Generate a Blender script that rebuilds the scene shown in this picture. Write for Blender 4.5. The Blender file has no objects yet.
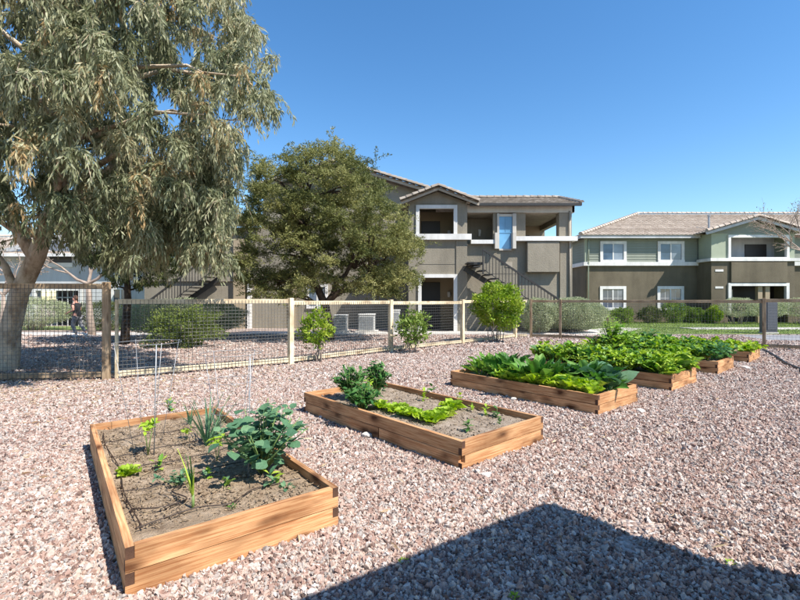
import bpy, bmesh, math, random
import numpy as np
from math import radians as R, sin, cos, pi, atan2, sqrt, hypot
from mathutils import Vector, Matrix, noise as mnoise

random.seed(7)
rng = np.random.default_rng(7)
C = bpy.context.scene.collection
scene = bpy.context.scene

# ---------------------------------------------------------------- camera, sky, sun, exposure
H = 1.57
cam_data = bpy.data.cameras.new("camera")
cam_data.sensor_width = 36
cam_data.lens = 20.25
cam_data.clip_start = 0.05
cam_data.clip_end = 3000
cam = bpy.data.objects.new("camera", cam_data)
cam.location = (0, 0, H)
cam.rotation_euler = (R(90), 0, 0)
C.objects.link(cam)
scene.camera = cam

SUN_EL = R(51)
SX, SY = 0.80, -0.60                       # horizontal direction towards the sun
nrm = hypot(SX, SY); SX /= nrm; SY /= nrm
w = bpy.data.worlds.new("World"); scene.world = w
w.use_nodes = True
wn = w.node_tree
sky = wn.nodes.new("ShaderNodeTexSky")
sky.sky_type = 'NISHITA'; sky.sun_disc = False
sky.sun_elevation = SUN_EL
sky.sun_rotation = atan2(SX, SY)
sky.altitude = 400; sky.air_density = 1.1; sky.dust_density = 0.1; sky.ozone_density = 2.0
hsv = wn.nodes.new('ShaderNodeHueSaturation'); hsv.inputs['Saturation'].default_value = 1.27
bg = wn.nodes["Background"]
wn.links.new(sky.outputs[0], hsv.inputs['Color']); wn.links.new(hsv.outputs[0], bg.inputs[0])
bg.inputs[1].default_value = 0.125
sl = bpy.data.lights.new("sun", 'SUN')
sl.energy = 5.0; sl.angle = R(0.53); sl.color = (1.0, 0.945, 0.865)
so = bpy.data.objects.new("sun", sl)
so.rotation_euler = Vector((-SX*cos(SUN_EL), -SY*cos(SUN_EL), -sin(SUN_EL))).to_track_quat('-Z', 'Y').to_euler()
so.location = (20, -12, 30)
C.objects.link(so)
scene.view_settings.view_transform = 'Standard'
scene.view_settings.look = 'None'
scene.view_settings.exposure = 0.78
scene.view_settings.gamma = 1.0

# ---------------------------------------------------------------- helpers
def tag(o, label=None, cat=None, group=None, kind=None):
    if label: o['label'] = label
    if cat: o['category'] = cat
    if group: o['group'] = group
    if kind: o['kind'] = kind
    return o

def empty(name, loc=(0, 0, 0), rz=0.0):
    o = bpy.data.objects.new(name, None)
    o.empty_display_size = 0.1
    o.location = loc; o.rotation_euler = (0, 0, rz)
    C.objects.link(o)
    return o

class MB:
    def __init__(s): s.v = []; s.f = []; s.m = []
    def add(s, vs, fs, mi=0):
        b = len(s.v); s.v += [tuple(q) for q in vs]
        for f in fs: s.f.append(tuple(b+i for i in f)); s.m.append(mi)
    def box(s, x0, x1, y0, y1, z0, z1, mi=0):
        s.add([(x0,y0,z0),(x1,y0,z0),(x1,y1,z0),(x0,y1,z0),(x0,y0,z1),(x1,y0,z1),(x1,y1,z1),(x0,y1,z1)],
              [(0,3,2,1),(4,5,6,7),(0,1,5,4),(1,2,6,5),(2,3,7,6),(3,0,4,7)], mi)
        return s
    def obox(s, p, q, w_, h_, mi=0, up=(0,0,1)):
        """bar from p to q, width w_, height h_"""
        p = Vector(p); q = Vector(q); d = (q-p).normalized(); up = Vector(up)
        if abs(d.dot(up)) > 0.98: up = Vector((1,0,0))
        sd = d.cross(up).normalized(); u = sd.cross(d).normalized()
        a = sd*w_/2; b = u*h_/2
        s.add([p-a-b,p+a-b,p+a+b,p-a+b,q-a-b,q+a-b,q+a+b,q-a+b],
              [(0,1,2,3),(7,6,5,4),(0,4,5,1),(1,5,6,2),(2,6,7,3),(3,7,4,0)], mi)
        return s
    def tube(s, pts, rad, n=8, cap=True, mi=0, wob=0.0):
        pts = [Vector(p) for p in pts]
        if not hasattr(rad, '__len__'): rad = [rad]*len(pts)
        base = len(s.v); prev = None
        for i, p in enumerate(pts):
            d = (pts[min(i+1, len(pts)-1)]-pts[max(i-1, 0)]).normalized()
            if prev is None:
                a = d.cross(Vector((0, 0, 1)) if abs(d.z) < .9 else Vector((1, 0, 0))).normalized()
            else:
                a = (prev-d*prev.dot(d)).normalized()
            prev = a; b = d.cross(a)
            for k in range(n):
                t = 2*pi*k/n
                r = rad[i]*(1+wob*mnoise.noise(Vector((cos(t)*1.3, sin(t)*1.3, i*.35+base)))) if wob else rad[i]
                s.v.append(tuple(p+a*(r*cos(t))+b*(r*sin(t))))
        for i in range(len(pts)-1):
            for k in range(n):
                k2 = (k+1) % n
                s.f.append((base+i*n+k, base+i*n+k2, base+(i+1)*n+k2, base+(i+1)*n+k)); s.m.append(mi)
        if cap:
            s.f.append(tuple(base+k for k in reversed(range(n)))); s.m.append(mi)
            e = base+(len(pts)-1)*n
            s.f.append(tuple(e+k for k in range(n))); s.m.append(mi)
        return s
    def build(s, name, mat, parent=None, smooth=False, loc=None, rot=None, bevel=0):
        me = bpy.data.meshes.new(name)
        me.from_pydata(s.v, [], s.f)
        mats = mat if isinstance(mat, (list, tuple)) else [mat]
        for m_ in mats: me.materials.append(m_)
        if len(mats) > 1: me.polygons.foreach_set('material_index', s.m)
        if smooth: me.polygons.foreach_set('use_smooth', [True]*len(s.f))
        me.update()
        o = bpy.data.objects.new(name, me)
        C.objects.link(o)
        if parent: o.parent = parent
        if loc is not None: o.location = loc
        if rot is not None: o.rotation_euler = rot
        if bevel:
            b = o.modifiers.new('bevel', 'BEVEL'); b.width = bevel; b.segments = 1; b.limit_method = 'ANGLE'
        return o

def box(name, mat, parent, *a, bevel=0, kind=None):
    o = MB().box(*a).build(name, mat, parent, bevel=bevel)
    if kind: o['kind'] = kind
    return o

def inst(name, me, parent=None, loc=(0,0,0), rot=(0,0,0), sc=1.0):
    o = bpy.data.objects.new(name, me)
    C.objects.link(o)
    o.parent = parent; o.location = loc; o.rotation_euler = rot
    o.scale = (sc, sc, sc) if not hasattr(sc, '__len__') else sc
    return o

# ---------------------------------------------------------------- materials
def new_mat(name):
    m = bpy.data.materials.new(name); m.use_nodes = True
    nt = m.node_tree; b = nt.nodes['Principled BSDF']
    return m, nt, b

def ramp(nt, cols, poss=None):
    n = nt.nodes.new('ShaderNodeValToRGB'); cr = n.color_ramp
    poss = poss or [i/(len(cols)-1) for i in range(len(cols))]
    while len(cr.elements) < len(cols): cr.elements.new(0.5)
    for e, c, p in zip(cr.elements, cols, poss):
        e.position = p; e.color = (*c, 1)
    return n

def tex(nt, kind, scale, coord='Object', detail=4, rough=.6, stretch=None, dist=0):
    tc = nt.nodes.new('ShaderNodeTexCoord'); src = tc.outputs[coord]
    if stretch:
        mp = nt.nodes.new('ShaderNodeMapping'); mp.inputs['Scale'].default_value = stretch
        nt.links.new(src, mp.inputs[0]); src = mp.outputs[0]
    t = nt.nodes.new('ShaderNodeTexNoise' if kind == 'noise' else 'ShaderNodeTexVoronoi')
    t.inputs['Scale'].default_value = scale
    if kind == 'noise':
        t.inputs['Detail'].default_value = detail; t.inputs['Roughness'].default_value = rough
        t.inputs['Distortion'].default_value = dist
    nt.links.new(src, t.inputs['Vector'])
    return t

def mat_rough(name, c1, c2, scale=3.0, bump_scale=60, bump=0.3, rough=.85, dist=.01, coord='Object', stretch=None, spec=.3, c3=None):
    """two tones of the material's own colour mottled by noise, with fine relief"""
    m, nt, b = new_mat(name)
    t = tex(nt, 'noise', scale, coord, 6, .65, stretch)
    cols = [c1, c2] if c3 is None else [c1, c3, c2]
    r = ramp(nt, cols, [.35, .65] if c3 is None else [.3, .5, .7])
    nt.links.new(t.outputs['Fac'], r.inputs[0]); nt.links.new(r.outputs[0], b.inputs['Base Color'])
    b.inputs['Roughness'].default_value = rough
    b.inputs['Specular IOR Level'].default_value = spec
    t2 = tex(nt, 'noise', bump_scale, coord, 5, .7)
    bp = nt.nodes.new('ShaderNodeBump'); bp.inputs['Strength'].default_value = bump; bp.inputs['Distance'].default_value = dist
    nt.links.new(t2.outputs['Fac'], bp.inputs['Height']); nt.links.new(bp.outputs[0], b.inputs['Normal'])
    return m

def weather(m, amt=.25):
    nt = m.node_tree; b = nt.nodes['Principled BSDF']; l = b.inputs['Base Color'].links[0]; src = l.from_socket
    t = tex(nt, 'noise', .9, 'Object', 6, .7, (1.6, 1.6, .25)); r = ramp(nt, [(1-amt,)*3, (1.06,)*3], [.32, .6])
    mm = nt.nodes.new('ShaderNodeMix'); mm.data_type = 'RGBA'; mm.blend_type = 'MULTIPLY'; mm.inputs[0].default_value = 1
    nt.links.new(t.outputs['Fac'], r.inputs[0]); nt.links.new(src, mm.inputs[6]); nt.links.new(r.outputs[0], mm.inputs[7]); nt.links.new(mm.outputs[2], b.inputs['Base Color'])

def mat_leaf(name, cols, trans=.3, rough=.5, attr='tint', vein=False):
    m, nt, b = new_mat(name)
    if attr == 'obj':
        a = nt.nodes.new('ShaderNodeObjectInfo'); src = a.outputs['Random']
    else:
        a = nt.nodes.new('ShaderNodeAttribute'); a.attribute_name = attr; src = a.outputs['Fac']
    r = ramp(nt, cols); nt.links.new(src, r.inputs[0])
    t = tex(nt, 'noise', 9 if attr == 'obj' else 25, 'Object', 3, .6)
    mx = nt.nodes.new('ShaderNodeMix'); mx.data_type = 'RGBA'; mx.blend_type = 'OVERLAY'
    mx.inputs[0].default_value = .35
    nt.links.new(r.outputs[0], mx.inputs[6]); nt.links.new(t.outputs['Fac'], mx.inputs[7])
    col = mx.outputs[2]
    nt.links.new(col, b.inputs['Base Color'])
    b.inputs['Roughness'].default_value = rough
    b.inputs['Specular IOR Level'].default_value = .22
    tr = nt.nodes.new('ShaderNodeBsdfTranslucent')
    hs = nt.nodes.new('ShaderNodeHueSaturation'); hs.inputs['Value'].default_value = 1.3; hs.inputs['Saturation'].default_value = 1.1
    nt.links.new(col, hs.inputs['Color']); nt.links.new(hs.outputs[0], tr.inputs[0])
    ms = nt.nodes.new('ShaderNodeMixShader'); ms.inputs[0].default_value = trans
    out = nt.nodes['Material Output']
    nt.links.new(b.outputs[0], ms.inputs[1]); nt.links.new(tr.outputs[0], ms.inputs[2]); nt.links.new(ms.outputs[0], out.inputs[0])
    if attr == 'obj':
        bp = nt.nodes.new('ShaderNodeBump'); bp.inputs['Strength'].default_value = .4; bp.inputs['Distance'].default_value = .02
        t3 = tex(nt, 'noise', 6, 'Object', 4, .6); nt.links.new(t3.outputs['Fac'], bp.inputs['Height']); nt.links.new(bp.outputs[0], b.inputs['Normal'])
    return m

def mat_plain(name, c, rough=.5, metal=0, spec=.5):
    m, nt, b = new_mat(name)
    t = tex(nt, 'noise', 14, 'Object', 4)
    r = ramp(nt, [tuple(x*.86 for x in c), tuple(min(1, x*1.1) for x in c)], [.3, .7])
    nt.links.new(t.outputs['Fac'], r.inputs[0]); nt.links.new(r.outputs[0], b.inputs['Base Color'])
    b.inputs['Roughness'].default_value = rough; b.inputs['Metallic'].default_value = metal
    b.inputs['Specular IOR Level'].default_value = spec
    return m

def mat_wood(name, light, dark, knot, coord='Object', var=.25):
    m, nt, b = new_mat(name)
    tc = nt.nodes.new('ShaderNodeTexCoord')
    oi = nt.nodes.new('ShaderNodeObjectInfo')
    off = nt.nodes.new('ShaderNodeVectorMath'); off.operation = 'ADD'
    mul = nt.nodes.new('ShaderNodeMath'); mul.operation = 'MULTIPLY'; mul.inputs[1].default_value = 37.0
    nt.links.new(oi.outputs['Random'], mul.inputs[0])
    nt.links.new(tc.outputs[coord], off.inputs[0]); nt.links.new(mul.outputs[0], off.inputs[1])
    def noi(scale, st, det=5, dist=0):
        mp = nt.nodes.new('ShaderNodeMapping'); mp.inputs['Scale'].default_value = st
        nt.links.new(off.outputs[0], mp.inputs[0])
        t = nt.nodes.new('ShaderNodeTexNoise'); t.inputs['Scale'].default_value = scale
        t.inputs['Detail'].default_value = det; t.inputs['Distortion'].default_value = dist
        nt.links.new(mp.outputs[0], t.inputs['Vector']); return t
    g = noi(9, (.35, 9, 9), 8, .5)
    r = ramp(nt, [dark, light], [.35, .62]); nt.links.new(g.outputs['Fac'], r.inputs[0])
    # knots
    mp = nt.nodes.new('ShaderNodeMapping'); mp.inputs['Scale'].default_value = (1.9, 4.6, 4.6)
    nt.links.new(off.outputs[0], mp.inputs[0])
    n2 = nt.nodes.new('ShaderNodeTexNoise'); n2.inputs['Scale'].default_value = 2.5
    nt.links.new(mp.outputs[0], n2.inputs['Vector'])
    ad = nt.nodes.new('ShaderNodeMixRGB'); ad.inputs[0].default_value = .22
    nt.links.new(mp.outputs[0], ad.inputs[1]); nt.links.new(n2.outputs['Color'], ad.inputs[2])
    vo = nt.nodes.new('ShaderNodeTexVoronoi'); vo.inputs['Scale'].default_value = 1.5
    nt.links.new(ad.outputs[0], vo.inputs['Vector'])
    kr = ramp(nt, [(1, 1, 1), (.55, .55, .55), (0, 0, 0)], [.08, .17, .30]); nt.links.new(vo.outputs['Distance'], kr.inputs[0])
    mx = nt.nodes.new('ShaderNodeMix'); mx.data_type = 'RGBA'
    nt.links.new(kr.outputs[0], mx.inputs[0]); nt.links.new(r.outputs[0], mx.inputs[6]); mx.inputs[7].default_value = (*knot, 1)
    # blotchy stain
    bl = noi(2.2, (1, 2, 2), 4)
    br = ramp(nt, [(.5, .44, .40), (1.08, 1.08, 1.08)], [.34, .58]); nt.links.new(bl.outputs['Fac'], br.inputs[0])
    mm = nt.nodes.new('ShaderNodeMix'); mm.data_type = 'RGBA'; mm.blend_type = 'MULTIPLY'; mm.inputs[0].default_value = .8
    nt.links.new(mx.outputs[2], mm.inputs[6]); nt.links.new(br.outputs[0], mm.inputs[7])
    hv = nt.nodes.new('ShaderNodeHueSaturation')
    ma = nt.nodes.new('ShaderNodeMapRange'); ma.inputs['To Min'].default_value = 1-var; ma.inputs['To Max'].default_value = 1+var*.6
    nt.links.new(oi.outputs['Random'], ma.inputs[0]); nt.links.new(ma.outputs[0], hv.inputs['Value'])
    nt.links.new(mm.outputs[2], hv.inputs['Color']); nt.links.new(hv.outputs[0], b.inputs['Base Color'])
    b.inputs['Roughness'].default_value = .75; b.inputs['Specular IOR Level'].default_value = .25
    bp = nt.nodes.new('ShaderNodeBump'); bp.inputs['Strength'].default_value = .35; bp.inputs['Distance'].default_value = .004
    g2 = noi(30, (.3, 5, 5), 4); nt.links.new(g2.outputs['Fac'], bp.inputs['Height']); nt.links.new(bp.outputs[0], b.inputs['Normal'])
    return m

M = {}
M['bedwood'] = mat_wood('stained_pine', (.62, .36, .18), (.40, .175, .07), (.09, .032, .012))
M['endgrain'] = mat_rough('dark_end_grain', (.07, .035, .022), (.13, .065, .04), 12, 90, .4)
M['fencewood'] = mat_wood('sunlit_fence_lumber', (.74, .63, .44), (.64, .52, .34), (.38, .26, .15), var=.15)  # cream lightened so the colour itself holds the sunlight
M['fencewood_shaded'] = mat_wood('shaded_fence_lumber', (.42, .31, .20), (.30, .21, .13), (.14, .09, .05), var=.15)  # darker copy of the fence lumber, its shaded side put into the colour
M['wire'] = mat_plain('dull_galvanised_wire', (.16, .155, .145), .5, .3)
M['galv'] = mat_plain('galvanised_steel', (.33, .34, .35), .5, .5)
M['soil'] = mat_rough('dry_garden_soil', (.22, .15, .095), (.52, .40, .285), 7, 50, 1.0, .95, .03, c3=(.39, .29, .195))
M['soil2'] = mat_rough('grey_garden_soil', (.25, .185, .13), (.44, .36, .28), 9, 60, .9, .95, .03)
M['mulch'] = mat_rough('straw_and_bark', (.08, .05, .035), (.42, .32, .2), 30, 50, .3)
M['hose'] = mat_plain('brown_drip_hose', (.045, .028, .02), .5)
M['blackpipe'] = mat_plain('black_pipe', (.025, .024, .024), .5)
M['taupe'] = mat_rough('taupe_stucco', (.235, .208, .160), (.28, .25, .195), .6, 22, .7, .95, .03)
M['taupe_light'] = mat_rough('light_taupe_stucco', (.36, .31, .245), (.40, .35, .28), .6, 22, .7, .95, .03)
M['trim'] = mat_rough('white_trim_paint', (.58, .57, .54), (.70, .69, .66), 1.2, 50, .15, .7)
M['fascia'] = mat_rough('beige_fascia_paint', (.48, .45, .40), (.54, .51, .45), 1.2, 50, .15, .7)
M['brown'] = mat_rough('dark_brown_stucco', (.115, .097, .066), (.15, .127, .088), .6, 22, .7, .95, .03)
M['grey'] = mat_rough('pale_grey_stucco', (.42, .43, .43), (.50, .51, .51), .6, 22, .5, .95, .03)
M['darkint'] = mat_plain('dark_brown_door_and_wall', (.025, .02, .018), .5)  # near-black brown on the doors and on the porch and garage back walls
M['tan'] = mat_rough('tan_stucco', (.30, .24, .16), (.35, .28, .19), .8, 22, .4, .9)
M['darkmetal'] = mat_plain('dark_painted_steel', (.035, .032, .03), .45, .2)
M['concrete'] = mat_rough('pale_concrete', (.46, .43, .39), (.56, .53, .48), 1.2, 60, .3, .9)
M['greypath'] = mat_rough('grey_asphalt', (.20, .20, .205), (.27, .27, .28), 1.2, 80, .5, .9)
M['grass'] = mat_rough('clipped_lawn', (.14, .20, .055), (.24, .30, .10), 1.5, 50, .8, .9, .05)
M['acunit'] = mat_plain('light_grey_enamel', (.5, .5, .48), .5)
M['bark_pale'] = mat_rough('eucalyptus_bark', (.20, .12, .07), (.72, .62, .49), 4.2, 14, .8, .9, .05, stretch=(1, 1, .5), c3=(.55, .44, .32))
M['bark_dark'] = mat_rough('dark_bark', (.045, .032, .022), (.10, .072, .05), 6, 20, .9, .95, .04, stretch=(1, 1, .3))
M['bark_grey'] = mat_rough('grey_bark', (.26, .20, .16), (.42, .34, .28), 6, 20, .7, .95, .03, stretch=(1, 1, .3))
M['stem'] = mat_plain('green_stem', (.16, .24, .07), .6)
M['stake'] = mat_plain('pale_stake', (.55, .45, .3), .7)
M['rock'] = mat_rough('pale_rock', (.55, .49, .43), (.72, .68, .62), 12, 40, .6, .9)

def mat_siding():
    m, nt, b = new_mat('sage_lap_siding')
    t = tex(nt, 'noise', 1.2, 'Object', 5)
    r = ramp(nt, [(.185, .205, .165), (.215, .235, .19)], [.35, .65]); nt.links.new(t.outputs['Fac'], r.inputs[0])
    nt.links.new(r.outputs[0], b.inputs['Base Color']); b.inputs['Roughness'].default_value = .8
    return m
M['sage'] = mat_siding()
M['sage_sunlit'] = mat_rough('sunlit_sage_paint', (.29, .325, .24), (.33, .365, .275), 1, 30, .2, .85)  # paler sage: sunlight on the wing wall is put into the colour

def mat_tiles(name, cols):
    m, nt, b = new_mat(name)
    t = tex(nt, 'noise', 1.0, 'Object', 5, .7); v = tex(nt, 'voronoi', 3.2, 'Object')
    mx = nt.nodes.new('ShaderNodeMixRGB'); mx.inputs[0].default_value = .55
    nt.links.new(t.outputs['Fac'], mx.inputs[1]); nt.links.new(v.outputs['Color'], mx.inputs[2])
    r = ramp(nt, cols, [.2, .5, .8]); nt.links.new(mx.outputs[0], r.inputs[0])
    nt.links.new(r.outputs[0], b.inputs['Base Color']); b.inputs['Roughness'].default_value = .9
    return m
M['tiles'] = mat_tiles('clay_roof_tiles', [(.33, .265, .21), (.42, .35, .285), (.50, .43, .36)])
M['tiles_brown'] = mat_tiles('brown_roof_tiles', [(.20, .165, .13), (.28, .235, .19), (.38, .33, .275)])

def mat_glass(name, c, rough=.06, spec=.9):
    m, nt, b = new_mat(name)
    t = tex(nt, 'noise', .8, 'Object', 2)
    r = ramp(nt, [tuple(x*.6 for x in c), tuple(x*1.3 for x in c)], [.35, .65])
    nt.links.new(t.outputs['Fac'], r.inputs[0]); nt.links.new(r.outputs[0], b.inputs['Base Color'])
    b.inputs['Roughness'].default_value = rough; b.inputs['Specular IOR Level'].default_value = spec
    return m
M['glass'] = mat_glass('dark_window_glass', (.05, .085, .14))
M['glass_blue'] = mat_glass('sky_reflection_glass', (.13, .32, .52), .12)  # the blue is reflected sky painted into the glass colour

M['leaf_euc'] = mat_leaf('eucalyptus_leaf', [(.075, .095, .045), (.18, .20, .105), (.31, .32, .19), (.43, .42, .26), (.42, .29, .14)], .32, .42)
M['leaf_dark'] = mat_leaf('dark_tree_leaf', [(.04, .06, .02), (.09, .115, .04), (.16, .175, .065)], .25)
M['leaf_olive'] = mat_leaf('olive_tree_leaf', [(.085, .105, .035), (.175, .19, .062), (.28, .275, .10), (.39, .365, .165)], .3)
M['leaf_sage'] = mat_leaf('sage_shrub_leaf', [(.24, .28, .15), (.38, .42, .25), (.52, .55, .37)], .2, .7)
M['leaf_green'] = mat_leaf('green_shrub_leaf', [(.06, .11, .02), (.15, .23, .045), (.30, .37, .09)], .3)
M['leaf_mid'] = mat_leaf('mid_green_shrub_leaf', [(.07, .10, .025), (.15, .20, .05), (.28, .32, .09)], .3)
M['leaf_citrus'] = mat_leaf('citrus_leaf', [(.10, .18, .02), (.24, .35, .04), (.46, .52, .10)], .35, .4)
M['leaf_dry'] = mat_leaf('dry_brown_leaf', [(.16, .10, .06), (.28, .20, .13), (.16, .17, .07)], .2)
M['v_light'] = mat_leaf('lettuce_leaf', [(.24, .38, .03), (.35, .50, .05), (.45, .56, .09)], .35, .45, 'obj')
M['v_dark'] = mat_leaf('chard_leaf', [(.03, .10, .02), (.07, .18, .035), (.15, .28, .06)], .25, .48, 'obj')
M['v_blue'] = mat_leaf('broccoli_leaf', [(.07, .16, .09), (.10, .21, .11), (.17, .29, .15)], .25, .5, 'obj')
M['v_light_j'] = mat_leaf('lettuce_leaves', [(.14, .27, .022), (.29, .43, .045), (.46, .56, .1)], .35, .45)
M['v_dark_j'] = mat_leaf('pepper_leaves', [(.022, .08, .02), (.055, .15, .035), (.13, .25, .07)], .25, .35)
M['v_mix_j'] = mat_leaf('mixed_greens_leaves', [(.045, .13, .02), (.16, .30, .035), (.36, .48, .07)], .3, .4)
M['skin'] = mat_plain('skin', (.55, .27, .2), .55)
M['shirt'] = mat_plain('black_cloth', (.02, .02, .022), .9)
M['trousers'] = mat_rough('grey_patterned_cloth', (.09, .09, .1), (.34, .34, .36), 26, 60, .2)
M['shoe'] = mat_plain('white_shoe', (.7, .69, .67), .6)
M['hair'] = mat_plain('short_brown_hair', (.10, .05, .03), .8)

def mat_gravel_ground():
    m, nt, b = new_mat('crushed_pink_granite_bed')
    v = tex(nt, 'voronoi', 30, 'Object'); t = tex(nt, 'noise', .35, 'Object', 5, .6)
    r = ramp(nt, [(.16, .115, .095), (.38, .285, .24), (.48, .39, .335), (.58, .50, .445)], [0, .35, .7, 1])
    sp = nt.nodes.new('ShaderNodeSeparateColor'); nt.links.new(v.outputs['Color'], sp.inputs[0])
    nt.links.new(sp.outputs[0], r.inputs[0])
    r2 = ramp(nt, [(.82, .80, .78), (1.08, 1.05, 1.03)], [.35, .65]); nt.links.new(t.outputs['Fac'], r2.inputs[0])
    mm = nt.nodes.new('ShaderNodeMix'); mm.data_type = 'RGBA'; mm.blend_type = 'MULTIPLY'; mm.inputs[0].default_value = 1
    nt.links.new(r.outputs[0], mm.inputs[6]); nt.links.new(r2.outputs[0], mm.inputs[7]); nt.links.new(mm.outputs[2], b.inputs['Base Color'])
    b.inputs['Roughness'].default_value = .95
    bp = nt.nodes.new('ShaderNodeBump'); bp.inputs['Strength'].default_value = 1; bp.inputs['Distance'].default_value = .03; bp.invert = True
    nt.links.new(v.outputs['Distance'], bp.inputs['Height']); nt.links.new(bp.outputs[0], b.inputs['Normal'])
    return m
M['gravelground'] = mat_gravel_ground()

def mat_stone():
    m, nt, b = new_mat('granite_chips')
    oi = nt.nodes.new('ShaderNodeObjectInfo')
    r = ramp(nt, [(.10, .075, .065), (.25, .155, .125), (.36, .245, .20), (.43, .32, .265), (.47, .38, .325), (.29, .26, .24), (.52, .44, .385), (.60, .53, .48)],
             [0, .12, .3, .48, .64, .76, .88, 1])
    nt.links.new(oi.outputs['Random'], r.inputs[0])
    t = tex(nt, 'noise', 5, 'Object', 4)
    mx = nt.nodes.new('ShaderNodeMix'); mx.data_type = 'RGBA'; mx.blend_type = 'OVERLAY'; mx.inputs[0].default_value = .35
    nt.links.new(r.outputs[0], mx.inputs[6]); nt.links.new(t.outputs['Fac'], mx.inputs[7]); nt.links.new(mx.outputs[2], b.inputs['Base Color'])
    b.inputs['Roughness'].default_value = .9; b.inputs['Specular IOR Level'].default_value = .3
    return m
M['stone'] = mat_stone()
M['v_green'] = mat_leaf('bright_chard_leaf', [(.09, .22, .03), (.17, .32, .05), (.26, .40, .08)], .25, .35, 'obj')
M['glass_curtain'] = mat_glass('curtained_window_glass', (.17, .20, .24), .1)
M['litter'] = mat_leaf('dry_fallen_leaf', [(.22,.13,.07),(.40,.29,.17),(.52,.43,.28)], .1)
for k_ in ('taupe','brown','grey','trim','fascia','taupe_light'): weather(M[k_], .2)
M['v_mid'] = mat_leaf('mid_green_chard_leaf', [(.05, .15, .025), (.10, .24, .04), (.19, .33, .07)], .25, .48, 'obj')
# ---------------------------------------------------------------- ground and paths
g = MB(); g.add([(-1500,-600,0),(1500,-600,0),(1500,2400,0),(-1500,2400,0)], [(0,1,2,3)])
tag(g.build('ground', M['gravelground']), kind='structure')

def sheet(name, mat, poly, z, kind='structure', thick=0.0):
    mb = MB(); n = len(poly)
    if thick:
        mb.add([(x,y,z) for x,y in poly]+[(x,y,z-thick) for x,y in poly], [tuple(range(n))]+[(i,(i+1)%n,n+(i+1)%n,n+i)[::-1] for i in range(n)])
    else:
        mb.add([(x,y,z) for x,y in poly], [tuple(range(n))])
    return tag(mb.build(name, mat), kind=kind)

LAWN = [(9.6,20.6),(40,20.6),(46,31.8),(12.2,31.8),(10.3,26)]
sheet('lawn', M['grass'], LAWN, .012)
sheet('side_lawn', M['grass'], [(-34,23.4),(-13.2,23.4),(-13.2,26.8),(-34,26.8)], .012)
sheet('concrete_sidewalk', M['concrete'], [(-7.2,20.3),(5.6,20.3),(9.0,21.0),(9.0,21.98),(-7.2,21.98)], .05, thick=.12)
sheet('curved_path', M['concrete'], [(7.3,19.6),(9.4,19.6),(11.0,21.9),(13.2,24.6),(12.0,25.4),(9.9,23.6),(8.9,21.5)], .03, thick=.12)
sheet('lawn_sidewalk', M['concrete'], [(15.5,23.6),(34,23.6),(34,25.0),(15.5,25.0)], .05, thick=.12)
sheet('asphalt_path', M['greypath'], [(14.2,17.3),(40,12.5),(40,19.2),(14.8,20.0)], .02, thick=.06)
sheet('side_path', M['concrete'], [(-34,19.2),(-9.5,19.2),(-9.0,21.2),(-34,22.4)], .03, thick=.12)

def grass_blades(name, poly, n, L, seed):
    r = np.random.default_rng(seed)
    xs = [p[0] for p in poly]; ys = [p[1] for p in poly]
    P = np.stack([r.uniform(min(xs), max(xs), n*2), r.uniform(min(ys), max(ys), n*2)], 1)
    ins = np.zeros(len(P), bool); k = len(poly)
    for i in range(k):
        x1, y1 = poly[i]; x2, y2 = poly[(i+1) % k]
        c = ((y1 > P[:,1]) != (y2 > P[:,1]))
        with np.errstate(divide='ignore', invalid='ignore'):
            xi = (x2-x1)*(P[:,1]-y1)/(y2-y1+1e-12)+x1
        ins ^= c & (P[:,0] < xi)
    P = P[ins][:n]; n = len(P)
    P3 = np.concatenate([P, np.full((n,1), .01)], 1)
    D = r.normal(0, .5, (n,3)); D[:,2] = 1; D /= np.linalg.norm(D, axis=1)[:,None]
    return leaf_mesh(name, P3, D, L*r.uniform(.6, 1.3, n), .02, M['leaf_green'], r, kind='stuff')

def raw_mesh(name, V, F, mat, tint=None, parent=None, smooth=False):
    me = bpy.data.meshes.new(name)
    V = np.ascontiguousarray(V, dtype=np.float32); F = np.ascontiguousarray(F, dtype=np.int32)
    nf, k = F.shape
    me.vertices.add(len(V)); me.vertices.foreach_set('co', V.ravel())
    me.loops.add(nf*k); me.loops.foreach_set('vertex_index', F.ravel())
    me.polygons.add(nf); me.polygons.foreach_set('loop_start', np.arange(0, nf*k, k, dtype=np.int32))
    if smooth: me.polygons.foreach_set('use_smooth', np.ones(nf, bool))
    me.update(calc_edges=True)
    if tint is not None:
        a = me.attributes.new('tint', 'FLOAT', 'POINT'); a.data.foreach_set('value', np.ascontiguousarray(tint, dtype=np.float32))
    me.materials.append(mat)
    o = bpy.data.objects.new(name, me); C.objects.link(o)
    if parent: o.parent = parent
    return o

def leaf_mesh(name, P, D, L, Wd, mat, r, parent=None, tint=None, kind=None, fold=.25):
    n = len(P)
    L = np.broadcast_to(np.asarray(L, float), (n,))[:,None]; Wd = np.broadcast_to(np.asarray(Wd, float), (n,))[:,None]
    rv = r.normal(size=(n,3)); S = np.cross(D, rv); S /= np.linalg.norm(S, axis=1)[:,None]+1e-9
    N = np.cross(D, S)
    mid = P+D*L*.45
    V = np.stack([P, mid+S*Wd/2+N*Wd*fold, P+D*L, mid-S*Wd/2+N*Wd*fold], 1).reshape(-1,3)
    b = np.arange(n)[:,None]*4
    F = np.concatenate([b+np.array([[0,1,2]]), b+np.array([[0,2,3]])], 0)
    if tint is None: tint = r.uniform(0, 1, n)
    o = raw_mesh(name, V, F, mat, np.repeat(tint, 4), parent)
    if kind: o['kind'] = kind
    return o

grass_blades('lawn_grass', LAWN, 45000, .07, 3)
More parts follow.
